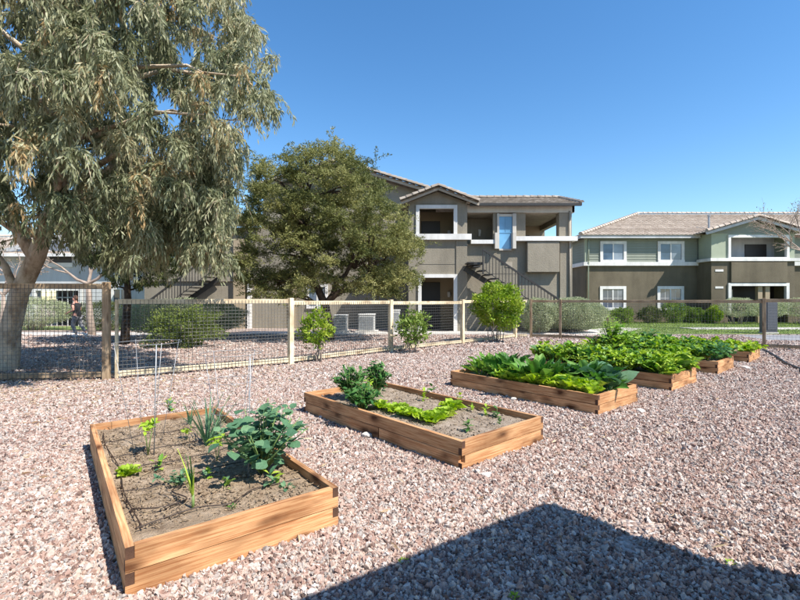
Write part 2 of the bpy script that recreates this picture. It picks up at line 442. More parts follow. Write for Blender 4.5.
# ---------------------------------------------------------------- roofs
def roof_plane(mb, a, b, c, d, course=.36, tile=.30, lift=.045, wave=.03):
    """a,b eave left/right; c,d ridge right/left. Courses of curved tiles with real steps"""
    a, b, c, d = map(Vector, (a, b, c, d))
    nor = (b-a).cross(d-a).normalized()
    if nor.z < 0: nor = -nor
    rows = max(2, int(max((d-a).length, (c-b).length)/course))
    wmax = (b-a).length; nx = max(2, int(wmax/tile)*3)
    for i in range(rows):
        t0, t1 = i/rows, (i+1)/rows
        l0, r0, l1, r1 = a.lerp(d, t0), b.lerp(c, t0), a.lerp(d, t1), b.lerp(c, t1)
        if (r0-l0).length < .05: continue
        base = len(mb.v); k = max(2, int(nx*(r0-l0).length/wmax))
        jit = random.uniform(-.01, .01)
        for j in range(k+1):
            s_ = j/k; wv = wave*abs(sin(pi*j/3+.3)) + random.uniform(-.006, .006)
            p0 = l0.lerp(r0, s_); p1 = l1.lerp(r1, s_)
            mb.v += [tuple(p0+nor*(.0)), tuple(p0+nor*(lift+wv+jit)), tuple(p1+nor*(.008+wv*.6))]
        for j in range(k):
            o_ = base+3*j
            mb.f += [(o_,o_+3,o_+4,o_+1), (o_+1,o_+4,o_+5,o_+2)]; mb.m += [0,0]

def ridge_caps(mb, p, q, r=.12, L=.38):
    p = Vector(p); q = Vector(q); n = max(1, int((q-p).length/L)); d = (q-p)/n
    sd = d.cross(Vector((0,0,1))).normalized(); up = sd.cross(d).normalized()
    for i in range(n):
        a = p+d*i; b = a+d*1.06
        base = len(mb.v)
        for (pt, rr) in ((a, r*1.12), (b, r*.86)):
            for k in range(6):
                t = pi*k/5
                mb.v.append(tuple(pt+sd*rr*cos(t)+up*(rr*sin(t)+random.uniform(0,.01))))
        for k in range(5):
            mb.f.append((base+k, base+k+1, base+7+k, base+6+k)); mb.m.append(0)
        mb.f.append(tuple(base+k for k in range(6))); mb.m.append(0)

def window(parent, x0, x1, z0, z1, y, fw=.17, mull=1, glass='glass', split=None, depth=.09):
    """white framed window in a wall facing -Y at y"""
    fr = MB(); yo = y-.07
    fr.box(x0, x1, yo, y+.02, z1-fw, z1); fr.box(x0, x1, yo-.03, y+.02, z0, z0+fw)
    fr.box(x0, x0+fw, yo+.004, y+.02, z0+fw, z1-fw); fr.box(x1-fw, x1, yo+.004, y+.02, z0+fw, z1-fw)
    f = fr.build('window', M['trim'], parent)
    n = mull+1; wx = (x1-x0-2*fw)/n
    s = MB()
    for i in range(1, n):
        xm = x0+fw+wx*i; s.box(xm-.04, xm+.04, y-.03, y+.015, z0+fw, z1-fw)
    if split:
        for i in range(n):
            xa = x0+fw+wx*i
            s.box(xa+.05, xa+wx-.05, y-.018, y+.012, (z0+z1)/2-.01, (z0+z1)/2+.01)
            s.box(xa+wx/2-.009, xa+wx/2+.009, y-.014, y+.012, z0+fw, z1-fw)
    if s.v: s.build('mullion', M['trim'], f)
    for i in range(n):
        box('pane', M['glass_curtain' if (glass == 'glass' and i == n-1 and mull) else glass], f, x0+fw+wx*i, x0+fw+wx*(i+1), y-.013, y-.004, z0+fw, z1-fw)
    return f

def frame_rect(name, parent, x0, x1, z0, z1, y0, y1, fw, mat, bottom=True):
    fr = MB(); fr.box(x0, x1, y0, y1, z1-fw, z1)
    if bottom: fr.box(x0, x1, y0, y1, z0, z0+fw)
    zb = z0+fw if bottom else z0
    fr.box(x0, x0+fw, y0+.003, y1, zb, z1-fw); fr.box(x1-fw, x1, y0+.003, y1, zb, z1-fw)
    return fr.build(name, mat, parent)

# ---------------------------------------------------------------- main taupe apartment building
YB = 22.0
mainb = empty('apartment_building', (3, YB, 0))
tag(mainb, 'taupe stucco apartment building with outside stairs, gabled balcony bay and tall blue window', 'building')
mainb.location = (0, 0, 0)
T, TL = M['taupe'], M['taupe_light']
def wallpoly(name, mat, parent, pts, y0, y1):
    n = len(pts); mb = MB()
    mb.add([(x,y0,z) for x,z in pts]+[(x,y1,z) for x,z in pts],
           [tuple(range(n)), tuple(range(2*n-1, n-1, -1))]+[(i, n+i, n+(i+1)%n, (i+1)%n) for i in range(n)])
    return mb.build(name, mat, parent)
# gabled bay: wall in pieces round its two openings
wb = MB()
wb.box(.42, .90, YB, YB+.25, 0, 6.3)            # left pier
wb.box(2.74, 3.28, YB-.05, YB+.25, 0, 6.28)     # right pier, a little proud
wb.box(.90, 2.74, YB, YB+.25, 2.66, 4.56)       # between the openings
wb.box(.90, 2.74, YB, YB+.25, 6.08, 6.3)
wb.box(.42, .62, YB+.25, YB+3, 0, 6.3)          # left side
wb.box(3.08, 3.28, YB+.25, YB+3, 0, 6.28)
wb.build('wall', T, mainb)
box('balcony_back_wall', M['tan'], mainb, .62, 3.08, YB+2.2, YB+2.35, 3.3, 6.3)
box('porch_back_wall', M['tan'], mainb, .62, 3.08, YB+2.2, YB+2.35, 0, 3.1)
box('balcony_floor', T, mainb, .62, 3.08, YB+.25, YB+2.2, 3.1, 3.3)
for z0 in (0.02, 3.3):
    d = box('door', M['darkint'], mainb, 1.15, 2.15, YB+2.14, YB+2.2, z0, z0+2.5)
    l = MB(); l.tube([(2.62, YB+2.05, z0+1.75), (2.62, YB+2.05, z0+1.95)], .09, 8); l.box(2.56,2.68,YB+2.1,YB+2.2,z0+1.7,z0+2.0); l.build('wall_lamp', M['trim'], mainb)
wallpoly('gable', T, mainb, [(.30,6.30),(3.42,6.28),(1.83,6.86)], YB-.02, YB+.22)
frame_rect('balcony_frame', mainb, .78, 2.79, 4.58, 6.2, YB-.09, YB+.1, .17, M['trim'], bottom=False)
box('balcony_ledge', M['trim'], mainb, .72, 3.47, YB-.2, YB-.002, 4.5, 4.78)
frame_rect('porch_frame', mainb, .88, 2.79, 0.05, 2.83, YB-.09, YB+.1, .17, M['trim'], bottom=False)
# bay roof
rb = MB()
roof_plane(rb, (0.05,YB-.45,6.28), (0.05,YB+5,6.28), (1.83,YB+5,6.98), (1.83,YB-.45,6.98))
roof_plane(rb, (3.75,YB-.45,6.24), (3.75,YB+5,6.24), (1.83,YB+5,6.98), (1.83,YB-.45,6.98))
ridge_caps(rb, (.02,YB-.47,6.33), (1.83,YB-.47,7.04), .13, .3); ridge_caps(rb, (3.78,YB-.47,6.29), (1.83,YB-.47,7.04), .13, .3)
ridge_caps(rb, (1.83,YB-.5,7.02), (1.83,YB+5,7.02))
rf = rb.build('bay_roof', M['tiles_brown'], mainb)
bb = MB(); bb.obox((.0,YB-.4,6.19), (1.83,YB-.4,6.90), .06, .10); bb.obox((1.835,YB-.4,6.90), (3.8,YB-.4,6.15), .06, .10)
bb.build('barge_board', M['taupe_light'], rf)

# right part with the recessed entry, blue window and corner balcony
Y2 = 22.3; k = .04956
wl = MB()
wl.box(3.28, 8.47, Y2, Y2+.22, 0, 4.34)              # lower wall, up to the parapet ledge
wl.box(4.62, 4.80, Y2, Y2+.22, 4.34, 5.88)
wl.box(5.72, 6.22, Y2, Y2+.22, 4.34, 5.88)
wl.box(4.80, 5.72, Y2+.05, Y2+.22, 5.70, 5.88)
wl.box(4.80, 5.72, Y2+.13, Y2+.22, 4.34, 5.70)
wl.box(8.27, 8.47, Y2+.22, 26.4, 0, 4.6)             # right side wall below the balcony
wl.box(8.2, 8.47, 26.35, 32, 0, 5.88)
wl.box(7.86, 8.48, Y2-.08, Y2+.36, 4.46, 5.88)       # corner column
wl.box(7.90, 8.50, Y2-.10, Y2, 0, 4.455)             # pilaster below it
wl.box(8.20, 8.47, Y2+.36, 26.35, 5.62, 5.88)        # beam over the side opening
wl.build('wall', T, mainb)
box('parapet', T, mainb, 6.22, 7.86, Y2, Y2+.22, 4.34, 4.5)
box('bump_out_panel', T, mainb, 6.22, 7.80, Y2-.32, Y2, 2.93, 4.42, bevel=.02)
box('ledge', M['trim'], mainb, 5.55, 8.66, Y2-.38, Y2-.004, 4.46, 4.68)
box('ledge', M['trim'], mainb, 3.48, 4.80, Y2-.28, Y2-.004, 4.33, 4.52)
box('side_ledge', M['trim'], mainb, 8.475, 8.66, Y2, 26.3, 4.46, 4.68)
box('balcony_back_wall', M['tan'], mainb, 6.22, 8.20, 26.35, 26.5, 3.3, 5.9)
box('side_wall', T, mainb, 6.02, 6.22, Y2+.22, 26.5, 3.3, 5.88)
box('soffit', TL, mainb, 3.30, 8.45, Y2+.22, 26.4, 5.885, 5.93)
box('balcony_floor', T, mainb, 6.22, 8.25, Y2+.22, 26.35, 3.15, 3.35)
box('door', M['darkint'], mainb, 6.35, 7.55, 26.28, 26.35, 3.36, 5.35)
box('entry_back_wall', M['taupe'], mainb, 3.28, 6.02, Y2+1.6, Y2+1.75, 3.2, 5.88)
lm = MB(); lm.tube([(4.2,Y2+1.45,5.0),(4.22,Y2+1.42,5.25)], .06, 8); lm.box(4.15,4.27,Y2+1.5,Y2+1.6,4.95,5.3); lm.build('wall_lamp', M['trim'], mainb)
box('entry_floor', T, mainb, 3.28, 4.62, Y2+.22, Y2+1.6, 3.1, 3.3)
wd = MB()
wd.box(4.80, 4.90, Y2-.1, Y2+.13, 4.1, 5.85); wd.box(5.56, 5.74, Y2-.1, Y2+.13, 4.45, 5.85); wd.box(4.90, 5.56, Y2-.06, Y2+.1, 5.70, 5.82)
wd.box(4.64, 4.80, Y2-.34, Y2-.0, 4.08, 4.86); wd.box(5.5, 5.66, Y2-.39, Y2-.0, 4.08, 4.86); wd.box(4.9, 5.5, Y2-.08, Y2-.004, 4.02, 4.10)
wf = wd.build('window', M['fascia'], mainb)
for zz in (4.10, 4.92): box('pane', M['glass_blue'], wf, 4.90, 5.56, Y2-.02, Y2+.02, zz, zz+.8)
ml = MB(); ml.box(4.9,5.56,Y2-.04,Y2+.0,4.885,4.925); ml.box(5.215,5.245,Y2-.035,Y2-.022,4.92,5.70); ml.build('mullion', M['glass_blue'], wf)
box('fascia', M['fascia'], mainb, 3.32, 8.60, Y2-.1, Y2+.15, 5.89, 6.26)
fs = MB(); fs.add([(8.50,Y2-.1,5.895),(8.62,Y2-.1,5.895),(8.62,27.9,5.895),(8.50,27.9,5.895),
                   (8.50,Y2-.1,6.26),(8.62,Y2-.1,6.26),(8.62,25,7.16),(8.50,25,7.16),(8.62,27.9,6.26),(8.50,27.9,6.26)],
                  [(0,3,2,1),(0,1,5,4),(1,2,8,6,5),(3,0,4,7,9),(4,5,6,7),(7,6,8,9),(2,3,9,8)])
fs.build('gable_end', M['fascia'], mainb)
rb = MB()
roof_plane(rb, (3.2,Y2-.5,6.24), (8.82,Y2-.5,6.24), (8.82,25,7.22), (3.2,25,7.22))
roof_plane(rb, (3.2,28.2,6.24), (8.82,28.2,6.24), (8.82,25,7.22), (3.2,25,7.22))
ridge_caps(rb, (3.2,25,7.26), (8.85,25,7.26)); ridge_caps(rb, (8.80,Y2-.55,6.29), (8.80,25,7.27), .10)
rf = rb.build('roof', M['tiles_brown'], mainb)
gt = MB(); gt.box(3.4, 8.8, Y2-.55, Y2-.42, 6.14, 6.25); gt.build('gutter', M['darkmetal'], rf)

dp = MB(); dp.tube([(8.36,Y2-.16,5.95),(8.36,Y2-.16,.2)], .045, 8); dp.build('downpipe', M['taupe_light'], mainb, smooth=True)
for zz in (1.35, 2.85): box('control_joint', M['darkmetal'], mainb, 3.29, 6.2, Y2-.004, Y2-.0005, zz, zz+.02)
box('control_joint', M['darkmetal'], mainb, .95, 2.7, YB-.004, YB-.0005, 3.3, 3.32)
for xx in (5.2,): box('wall_vent', M['taupe_light'], mainb, xx, xx+.35, Y2-.03, Y2-.001, 3.2, 3.45)
# gabled wing set back to the left
Y3 = 25.0
wb = MB(); wb.box(-14.2, .42, Y3, Y3+.3, 0, 5.6); wb.box(.12,.42,Y3+.3,Y3+9,0,5.6); wb.build('wing_wall', T, mainb)
wallpoly('wing_gable', T, mainb, [(-7.6,5.6),(2.0,5.6),(2.0,7.30),(-3.4,8.9),(-7.6,7.65)], Y3-.02, Y3+.25)
rb = MB()
roof_plane(rb, (2.9,Y3-.6,7.15), (2.9,Y3+9,7.15), (-3.4,Y3+9,9.06), (-3.4,Y3-.6,9.06))
roof_plane(rb, (-8.2,Y3-.6,7.60), (-8.2,Y3+9,7.60), (-3.4,Y3+9,9.06), (-3.4,Y3-.6,9.06))
roof_plane(rb, (-14.6,Y3-.6,5.55), (-7.65,Y3-.6,5.55), (-7.65,Y3+3,6.9), (-14.6,Y3+3,6.9))
ridge_caps(rb, (2.95,Y3-.62,7.2), (-3.4,Y3-.62,9.13), .14, .3); ridge_caps(rb, (-8.2,Y3-.62,7.65), (-3.4,Y3-.62,9.13), .14, .3)
rf = rb.build('wing_roof', M['tiles_brown'], mainb)
bb = MB(); bb.obox((2.95,Y3-.55,7.05), (-3.4,Y3-.55,8.98), .06, .13); bb.obox((-3.405,Y3-.55,8.98), (-8.25,Y3-.55,7.5), .06, .13); bb.build('barge_board', M['taupe_light'], rf)
box('band', M['taupe'], mainb, -14.2, -9.2, Y3-.12, Y3-.0, 2.6, 2.85)
box('pilaster_or_sunlit_strip', M['tan'], mainb, -9.15, -8.55, Y3-.3, Y3-.0, 0, 5.0)
box('pilaster_or_sunlit_strip', M['trim'], mainb, -8.40, -8.22, Y3-.28, Y3-.0, 0, 2.9)  # sunlit sliver of wall, imitated by a white strip
box('pilaster_or_sunlit_strip', M['tan'], mainb, -6.0, -5.75, Y3-.22, Y3-.0, 0, 2.5)  # second sunlit sliver of wall, imitated by a tan strip
window(mainb, -5.2, -4.0, 1.1, 2.45, Y3, .15)
window(mainb, -12.9, -11.7, 3.6, 5.0, Y3, .15)

def stairs(parent, x_top, z_top, x_bot, y0, y1, n, balc_from):
    """flight that comes down towards x_bot, with a steel railing on its near side"""
    st = None; dx = (x_bot-x_top)/n; dz = z_top/n
    for i in range(n):
        x = x_top+dx*i; z = z_top-dz*i
        box('stair_tread', M['darkmetal'], parent, min(x,x+dx*1.1), max(x,x+dx*1.1), y0, y1, z-.05, z)
    sg = MB(); 
    for yy in (y1+.03,): sg.obox((x_top,yy,z_top-.22), (x_bot,yy,-.02), .05, .26)
    sg.build('stringer', M['darkmetal'], parent)
    ra = MB()
    ra.obox((balc_from, y0-.03, z_top-(balc_from-x_top)/dx*dz+1.04), (x_bot, y0-.03, 1.04), .08, .085)
    ra.obox((balc_from, y0-.03, z_top-(balc_from-x_top)/dx*dz+.12), (x_bot, y0-.03, .12), .03, .03)
    ra.build('handrail', M['darkmetal'], parent)
    m = int(abs(x_bot-balc_from)/.15); bal = None
    for i in range(m+1):
        x = balc_from+(x_bot-balc_from)*i/m; z = z_top-(x-x_top)/dx*dz
        big = (i % 11 == 0)
        if bal is None:
            bal = MB().box(-.014,.014,-.014,.014,.12,1.02).build('baluster', M['darkmetal'], parent); post = None
            me_b = bal.data; bal.location = (x, y0-.03, z)
        else: inst('baluster', me_b, parent, (x, y0-.03, z))
        if big: box('rail_post', M['darkmetal'], parent, x-.03, x+.03, y0-.062, y0-.0, max(0, z-.1), z+1.03)
stairs(mainb, 3.15, 3.34, 8.2, 20.9, 21.9, 18, 3.85)
box('stair_landing', M['darkmetal'], mainb, 2.2+1.08, 3.85, 21.0, Y2, 3.22, 3.34)
stairs(mainb, -9.9, 3.0, -13.9, 23.8, 24.7, 16, -9.9)

# ---------------------------------------------------------------- sage and brown building on the right
rh = empty('apartment_house', (0,0,0))
tag(rh, 'sage green and dark brown two storey house with pinkish tiled hip roof', 'building')
YR, XR0, XW = 32.0, 13.2, 21.1
B_ = M['brown']; S_ = M['sage']
box('lower_wall', B_, rh, XR0, 36, YR, YR+.3, 0, 4.05)
box('lower_side_wall', B_, rh, XR0, XR0+.3, YR+.3, 44, 0, 4.05)
# lap siding: each board a piece
nb = 9; zb = 4.26; hb = (5.92-zb)/nb
sb = None
def lap(parent, x0, x1, y, z0, z1, n, axis='x'):
    h = (z1-z0)/n; me = None
    for i in range(n):
        mb = MB(); z = z0+i*h
        if axis == 'x':
            if me is None:
                mb.add([(x0,y-.05,0),(x1,y-.05,0),(x1,y+.0,0),(x0,y+.0,0),(x0,y-.022,h),(x1,y-.022,h),(x1,y,h),(x0,y,h)],
                       [(0,3,2,1),(4,5,6,7),(0,1,5,4),(1,2,6,5),(2,3,7,6),(3,0,4,7)])
        else:
            if me is None:
                mb.add([(y-.05,x0,0),(y-.05,x1,0),(y,x1,0),(y,x0,0),(y-.022,x0,h),(y-.022,x1,h),(y,x1,h),(y,x0,h)],
                       [(0,1,2,3),(7,6,5,4),(4,5,1,0),(5,6,2,1),(6,7,3,2),(7,4,0,3)])
        if me is None:
            o = mb.build('siding_board', S_, parent); me = o.data; o.location = (0,0,z)
        else: inst('siding_board', me, parent, (0,0,z))
box('upper_wall', S_, rh, XR0, 36, YR, YR+.3, 4.05, 6.0)
box('upper_side_wall', S_, rh, XR0, XR0+.3, YR+.3, 44, 4.05, 6.0)
lap(rh, XR0+.1, XW, YR, 4.27, 5.95, nb)
lap(rh, YR+.1, 44, XR0, 4.27, 5.95, nb, axis='y')
cb = MB(); cb.box(XR0-.08, XR0+.1, YR-.08, YR+.1, 4.27, 5.96); cb.build('corner_board', M['sage_sunlit'], rh)
bd = MB(); bd.box(XR0-.2, XW, YR-.2, YR-.001, 4.0, 4.26); bd.box(XR0-.2, XR0-.001, YR-.001, 44, 4.0, 4.26); bd.build('trim_band', M['trim'], rh); box('trim_band', M['trim'], rh, 26.76, 36, YR-.2, YR-.001, 4.0, 4.26)
for x0, x1 in ((14.2,16.06), (18.28,20.16)):
    window(rh, x0, x1, 4.22, 5.74, YR-.05, .2)
    window(rh, x0, x1, .84, 2.55, YR, .2, split=True)
# wing
YW = 30.5
ww = MB()
ww.box(XW, XW+1.13, YW, YW+.25, 0, 4.2); ww.box(26.3, 26.75, YW, YW+.25, 0, 4.2); ww.box(XW+1.13, 26.3, YW, YW+.25, 2.62, 4.2)
ww.box(XW, XW+.25, YW+.25, YR-.001, 0, 4.2); ww.box(26.5, 26.75, YW+.25, YR-.001, 0, 4.2)
ww.build('wing_lower_wall', B_, rh)
wu = MB()
wu.box(XW, XW+1.13, YW, YW+.25, 4.2, 6.1); wu.box(26.3, 26.75, YW, YW+.25, 4.2, 6.1); wu.box(XW+1.13, 26.3, YW, YW+.25, 5.85, 6.1)
wu.box(XW, XW+.25, YW+.25, YR-.21, 4.2, 6.1); wu.box(26.5, 26.75, YW+.25, YR-.001, 4.2, 6.1)
wu.build('wing_upper_wall', M['sage_sunlit'], rh)
box('upper_balcony_wall', M['grey'], rh, XW+.25, 26.5, YR-.14, YR-.06, 3.2, 6.1)
box('balcony_floor', B_, rh, XW+.25, 26.5, YW+.25, YR-.2, 3.0, 3.3)
box('balcony_door', M['darkint'], rh, 24.4, 25.9, YR-.2, YR-.14, 3.3, 5.5)
box('wing_panel', B_, rh, 22.35, 26.15, YW-.14, YW-.002, 2.74, 4.12, bevel=.02)
wallpoly('wing_gable', S_, rh, [(20.9,6.08),(26.95,6.08),(23.9,6.98)], YW-.02, YW+.2)
frame_rect('balcony_frame', rh, 22.2, 26.32, 4.30, 5.97, YW-.1, YW+.1, .17, M['trim'])
frame_rect('porch_frame', rh, 22.2, 26.32, .6, 2.72, YW-.1, YW+.1, .2, M['trim'], bottom=False)
bd = MB(); bd.box(XW-.15, 27.0, YW-.16, YW-.001, 4.2, 4.4); bd.box(XW-.15, XW-.001, YW-.001, YR-.201, 4.2, 4.4); bd.build('trim_band', M['trim'], rh)
dr = MB(); dr.box(24.35,24.65,YW+.1,YW+.35,0,2.5); dr.box(24.85,25.15,YW+.1,YW+.35,0,2.5); dr.build('porch_column', M['tan'], rh)
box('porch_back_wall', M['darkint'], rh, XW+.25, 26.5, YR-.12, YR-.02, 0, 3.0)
window(rh, 22.6, 23.5, .9, 2.3, YR-.14, .07, mull=0)
for zz in (2.35, 3.5):
    pl = MB(); pl.box(21.35, 21.9, YW-.03, YW-.001, zz, zz+.14); pl.build('number_plate', M['trim'], rh)
fc = MB(); fc.box(XR0-.5, 21.0, YR-.55, YR-.45, 5.9, 6.12); fc.box(XR0-.58, XR0-.5, YR-.55, 44.5, 5.9, 6.12); fc.build('fascia', M['grey'], rh)
fc = MB(); fc.box(XR0-.5, 21.0, YR-.45, YR, 5.965, 5.985); fc.build('soffit', M['grey'], rh)
rb = MB()
roof_plane(rb, (12.6,31.4,6.1), (40,31.4,6.1), (40,38,8.80), (20.1,38,8.80))
roof_plane(rb, (12.6,44.6,6.1), (12.6,31.4,6.1), (20.1,38,8.80), (20.1,38,8.80))
roof_plane(rb, (40,44.6,6.1), (12.6,44.6,6.1), (20.1,38,8.80), (40,38,8.80))
ridge_caps(rb, (12.6,31.4,6.16), (20.1,38,8.87), .15, .4); ridge_caps(rb, (20.1,38,8.87), (40,38,8.87), .13, .4)
rf = rb.build('roof', M['tiles'], rh)
dp = MB(); dp.tube([(13.35,YR-.14,5.9),(13.35,YR-.14,4.3)], .05, 8); dp.tube([(13.35,YR-.24,4.3),(13.35,YR-.1,3.9),(13.35,YR-.1,.2)], .05, 8); dp.build('downpipe', M['sage_sunlit'], rh, smooth=True)
pv = MB(); pv.tube([(22.65,33,6.4),(22.65,33,7.75)], .07, 8); pv.tube([(22.65,33,7.7),(22.65,33,7.8)], .11, 8); pv.build('vent_pipe', M['galv'], rf)
rb = MB()
roof_plane(rb, (20.5,YW-.5,6.12), (20.5,YW+4.5,6.12), (23.9,YW+4.5,7.12), (23.9,YW-.5,7.12))
roof_plane(rb, (27.3,YW-.5,6.12), (27.3,YW+4.5,6.12), (23.9,YW+4.5,7.12), (23.9,YW-.5,7.12))
ridge_caps(rb, (20.45,YW-.52,6.18), (23.9,YW-.52,7.19), .14, .36); ridge_caps(rb, (27.35,YW-.52,6.18), (23.9,YW-.52,7.19), .14, .36)
rf2 = rb.build('wing_roof', M['tiles'], rh)
bb = MB(); bb.obox((20.45,YW-.45,6.02), (23.9,YW-.45,7.03), .08, .18); bb.obox((23.905,YW-.45,7.03), (27.35,YW-.45,6.02), .08, .18)
bb.build('barge_board', M['grey'], rf2)

# ---------------------------------------------------------------- pale grey building far left
lh = empty('grey_building', (0,0,0))
tag(lh, 'pale grey building behind the eucalyptus with white framed opening and tiled roof', 'building')
YL = 27.0
wb = MB(); wb.box(-36, -21.8, YL, YL+.3, 0, 4.3); wb.box(-19.2, -14.25, YL, YL+.3, 0, 4.3); wb.box(-21.8, -19.2, YL, YL+.3, 2.2, 4.3)
wb.box(-14.55,-14.25,YL+.3,YL+8,0,4.3); wb.build('wall', M['grey'], lh)
wallpoly('gable', M['grey'], lh, [(-25,4.3),(-15.6,4.3),(-20.3,5.6)], YL-.02, YL+.25)
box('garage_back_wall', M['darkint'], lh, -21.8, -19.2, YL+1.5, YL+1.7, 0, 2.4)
frame_rect('opening_frame', lh, -22.0, -19.0, 0, 2.35, YL-.12, YL+.1, .22, M['trim'], bottom=False)
gr = MB()
for i in range(8): gr.box(-21.7+i*.33, -21.66+i*.33, YL+.12, YL+.16, 0, 2.13)
for z in (.5, 1.1, 1.7): gr.box(-21.78, -19.22, YL+.165, YL+.2, z, z+.04)
gr.build('grille', M['acunit'], lh)
vt = MB(); vt.box(-21.1, -19.6, YL-.08, YL-.02, 3.55, 3.8); vt.build('trim', M['trim'], lh)
vt = MB(); vt.box(-21.0, -19.7, YL-.03, YL-.021, 3.8, 4.3); vt.build('vent', M['darkmetal'], lh)
window(lh, -17.3, -16.2, 1.0, 2.35, YL, .15)
window(lh, -28.5, -27, 1.0, 2.4, YL, .15)
rb = MB()
roof_plane(rb, (-36,YL-.6,4.25), (-14,YL-.6,4.25), (-14,YL+4,5.9), (-36,YL+4,5.9))
ridge_caps(rb, (-36,YL+4,5.95), (-14,YL+4,5.95))
ridge_caps(rb, (-25.4,YL-.5,4.42), (-20.3,YL-.5,5.85), .13, .3); ridge_caps(rb, (-15.2,YL-.5,4.42), (-20.3,YL-.5,5.85), .13, .3)
rf = rb.build('roof', M['tiles'], lh)
box('fascia', M['trim'], rf, -36, -14, YL-.7, YL-.6, 4.12, 4.3)

# ---------------------------------------------------------------- flat roofed patio behind the camera (throws the foreground shadow)
pt = empty('patio_shelter', (0,0,0))
tag(pt, 'flat roofed patio shelter beside the gravel whose roof shades the near corner', 'shelter')
hz = 2.9; ox, oy = SX*(hz+.2)/math.tan(SUN_EL), SY*(hz+.2)/math.tan(SUN_EL)
edge = [(-1.9,1.42),(-.52,2.355),(1.095,3.446),(1.90,2.60),(2.02,2.66),(2.35,2.46),(4.3,1.1),(3.0,-3.4),(-4.5,-3.0),(-4.2,.2)]
edge = [(x+ox, y+oy) for x, y in edge]
n = len(edge); mb = MB()
mb.add([(x,y,hz) for x,y in edge]+[(x,y,hz+.2) for x,y in edge], [tuple(range(n))[::-1], tuple(range(n,2*n))]+[(i,(i+1)%n,n+(i+1)%n,n+i) for i in range(n)])
mb.build('roof', M['fascia'], pt)
for x, y in ((2.95,1.55),(5.9,-.3),(-1.0,-4.2),(4.6,-4.6)):
    box('post', M['taupe'], pt, x-.1, x+.1, y-.1, y+.1, 0, hz-.001)

# ---------------------------------------------------------------- fences
def wire_mesh(name, parent, p, q, z0, z1, sp=.075, t=.0042):
    p = Vector((*p, 0)); q = Vector((*q, 0)); d = q-p; L = d.length; d.normalize(); s = Vector((-d.y, d.x, 0))
    V = []; F = []
    def bar(a, b, e1, e2):
        bs = len(V)
        V.extend([a+e1, a-e1*.5+e2, a-e1*.5-e2, b+e1, b-e1*.5+e2, b-e1*.5-e2])
        F.extend([(bs,bs+1,bs+4,bs+3),(bs+1,bs+2,bs+5,bs+4),(bs+2,bs,bs+3,bs+5)])
    for i in range(1, int(L/sp)):
        a = p+d*(i*sp); a.z = z0; b = a.copy(); b.z = z1
        sag = random.uniform(-.002,.002); b += d*sag
        bar(a, b, d*t, s*t)
    for i in range(1, int((z1-z0)/sp)):
        z = z0+i*sp; a = p+s*.005; b = q+s*.005; a.z = z; b.z = z
        bar(a, b, Vector((0,0,t)), s*t)
    o = raw_mesh(name, np.array([tuple(v) for v in V]), np.array(F), M['wire'], None, parent); o['kind'] = 'stuff'
    return o

def fence(label, name, pts, tops, wood, post_w=.115, rails=.10, bottom=True, wires=True, group=None, skip_post=()):
    root = empty(name, (pts[0][0], pts[0][1], 0)); tag(root, label, 'fence', group)
    root.location = (0,0,0)
    for i, (x, y) in enumerate(pts):
        if i in skip_post: continue
        zt = max(tops[max(i-1, 0)], tops[min(i, len(tops)-1)])
        a = MB().box(-post_w/2, post_w/2, -post_w/2, post_w/2, -.1, zt+.03)
        j = min(i, len(pts)-2); ang = atan2(pts[j+1][1]-pts[j][1], pts[j+1][0]-pts[j][0])
        o = MB(); o.box(-.1, zt+.03, -post_w/2, post_w/2, -post_w/2, post_w/2)   # local x runs up the post so the grain does too
        ob = o.build('post', wood[i % len(wood)], root, bevel=.004, loc=(x, y, 0))
        ob.rotation_euler = Matrix(((0, -sin(ang), cos(ang)), (0, cos(ang), sin(ang)), (1, 0, 0))).to_euler()
        ob.rotation_euler = (Matrix.Rotation(ang, 3, 'Z') @ Matrix.Rotation(-pi/2, 3, 'Y')).to_euler()
    for i in range(len(pts)-1):
        (x0,y0), (x1,y1) = pts[i], pts[i+1]; L = hypot(x1-x0, y1-y0); ang = atan2(y1-y0, x1-x0)
        zt = tops[i]; h = post_w/2+.002
        for (z, nm) in ((zt-rails, 'top_rail'), (.065, 'bottom_rail')):
            if nm == 'bottom_rail' and not bottom: continue
            o = MB().box(h, L-h, -.02, .045, 0, rails)
            o.build(nm, wood[(i+1) % len(wood)], root, bevel=.004, loc=(x0, y0, z), rot=(0,0,ang))
        if wires:
            c_, s_ = cos(ang), sin(ang)
            wire_mesh('wire_mesh', root, (x0+c_*h-s_*-.03, y0+s_*h+c_*-.03), (x1-c_*h-s_*-.03, y1-s_*h+c_*-.03), .06, zt-.02,
                      sp=.075 if hypot(x0,y0) < 13 else .09, t=.0042 if hypot(x0,y0) < 13 else .003)
    return root
FB, FW = M['fencewood_shaded'], M['fencewood']
fence('taller fence section in shaded brown with wire mesh in front of the eucalyptus trunk', 'wire_fence',
      [(-11.4,8.0),(-8.45,8.5),(-5.76,8.83)], [1.89,1.89], [FB])
fn_ = fence('long pale timber fence with wire mesh running back past the young citrus shrubs', 'wire_fence',
      [(-5.62,8.86),(-2.66,10.95),(-.28,13.55),(2.2,15.85),(4.75,18.55)], [1.59,1.55,1.53,1.56], [FW], skip_post=(0,))
fence('brown timber fence with wire mesh between the beds and the lawn', 'wire_fence',
      [(5.42,18.62),(6.45,18.1),(11.65,14.4),(16.2,11.15),(20.0,8.4)], [1.57,1.57,1.60,1.62], [FB], post_w=.09)
tp = MB().box(-.02,.02,-.03,.03,0,1.58).build('post', FW, fn_, loc=(-5.59,8.88,0))
# gate-width link at the far corner
fence('short pale fence piece at the far corner behind the bright green bush', 'wire_fence',
      [(4.9,18.66),(5.3,18.66)], [1.57], [FW], post_w=.08, skip_post=(0,1))

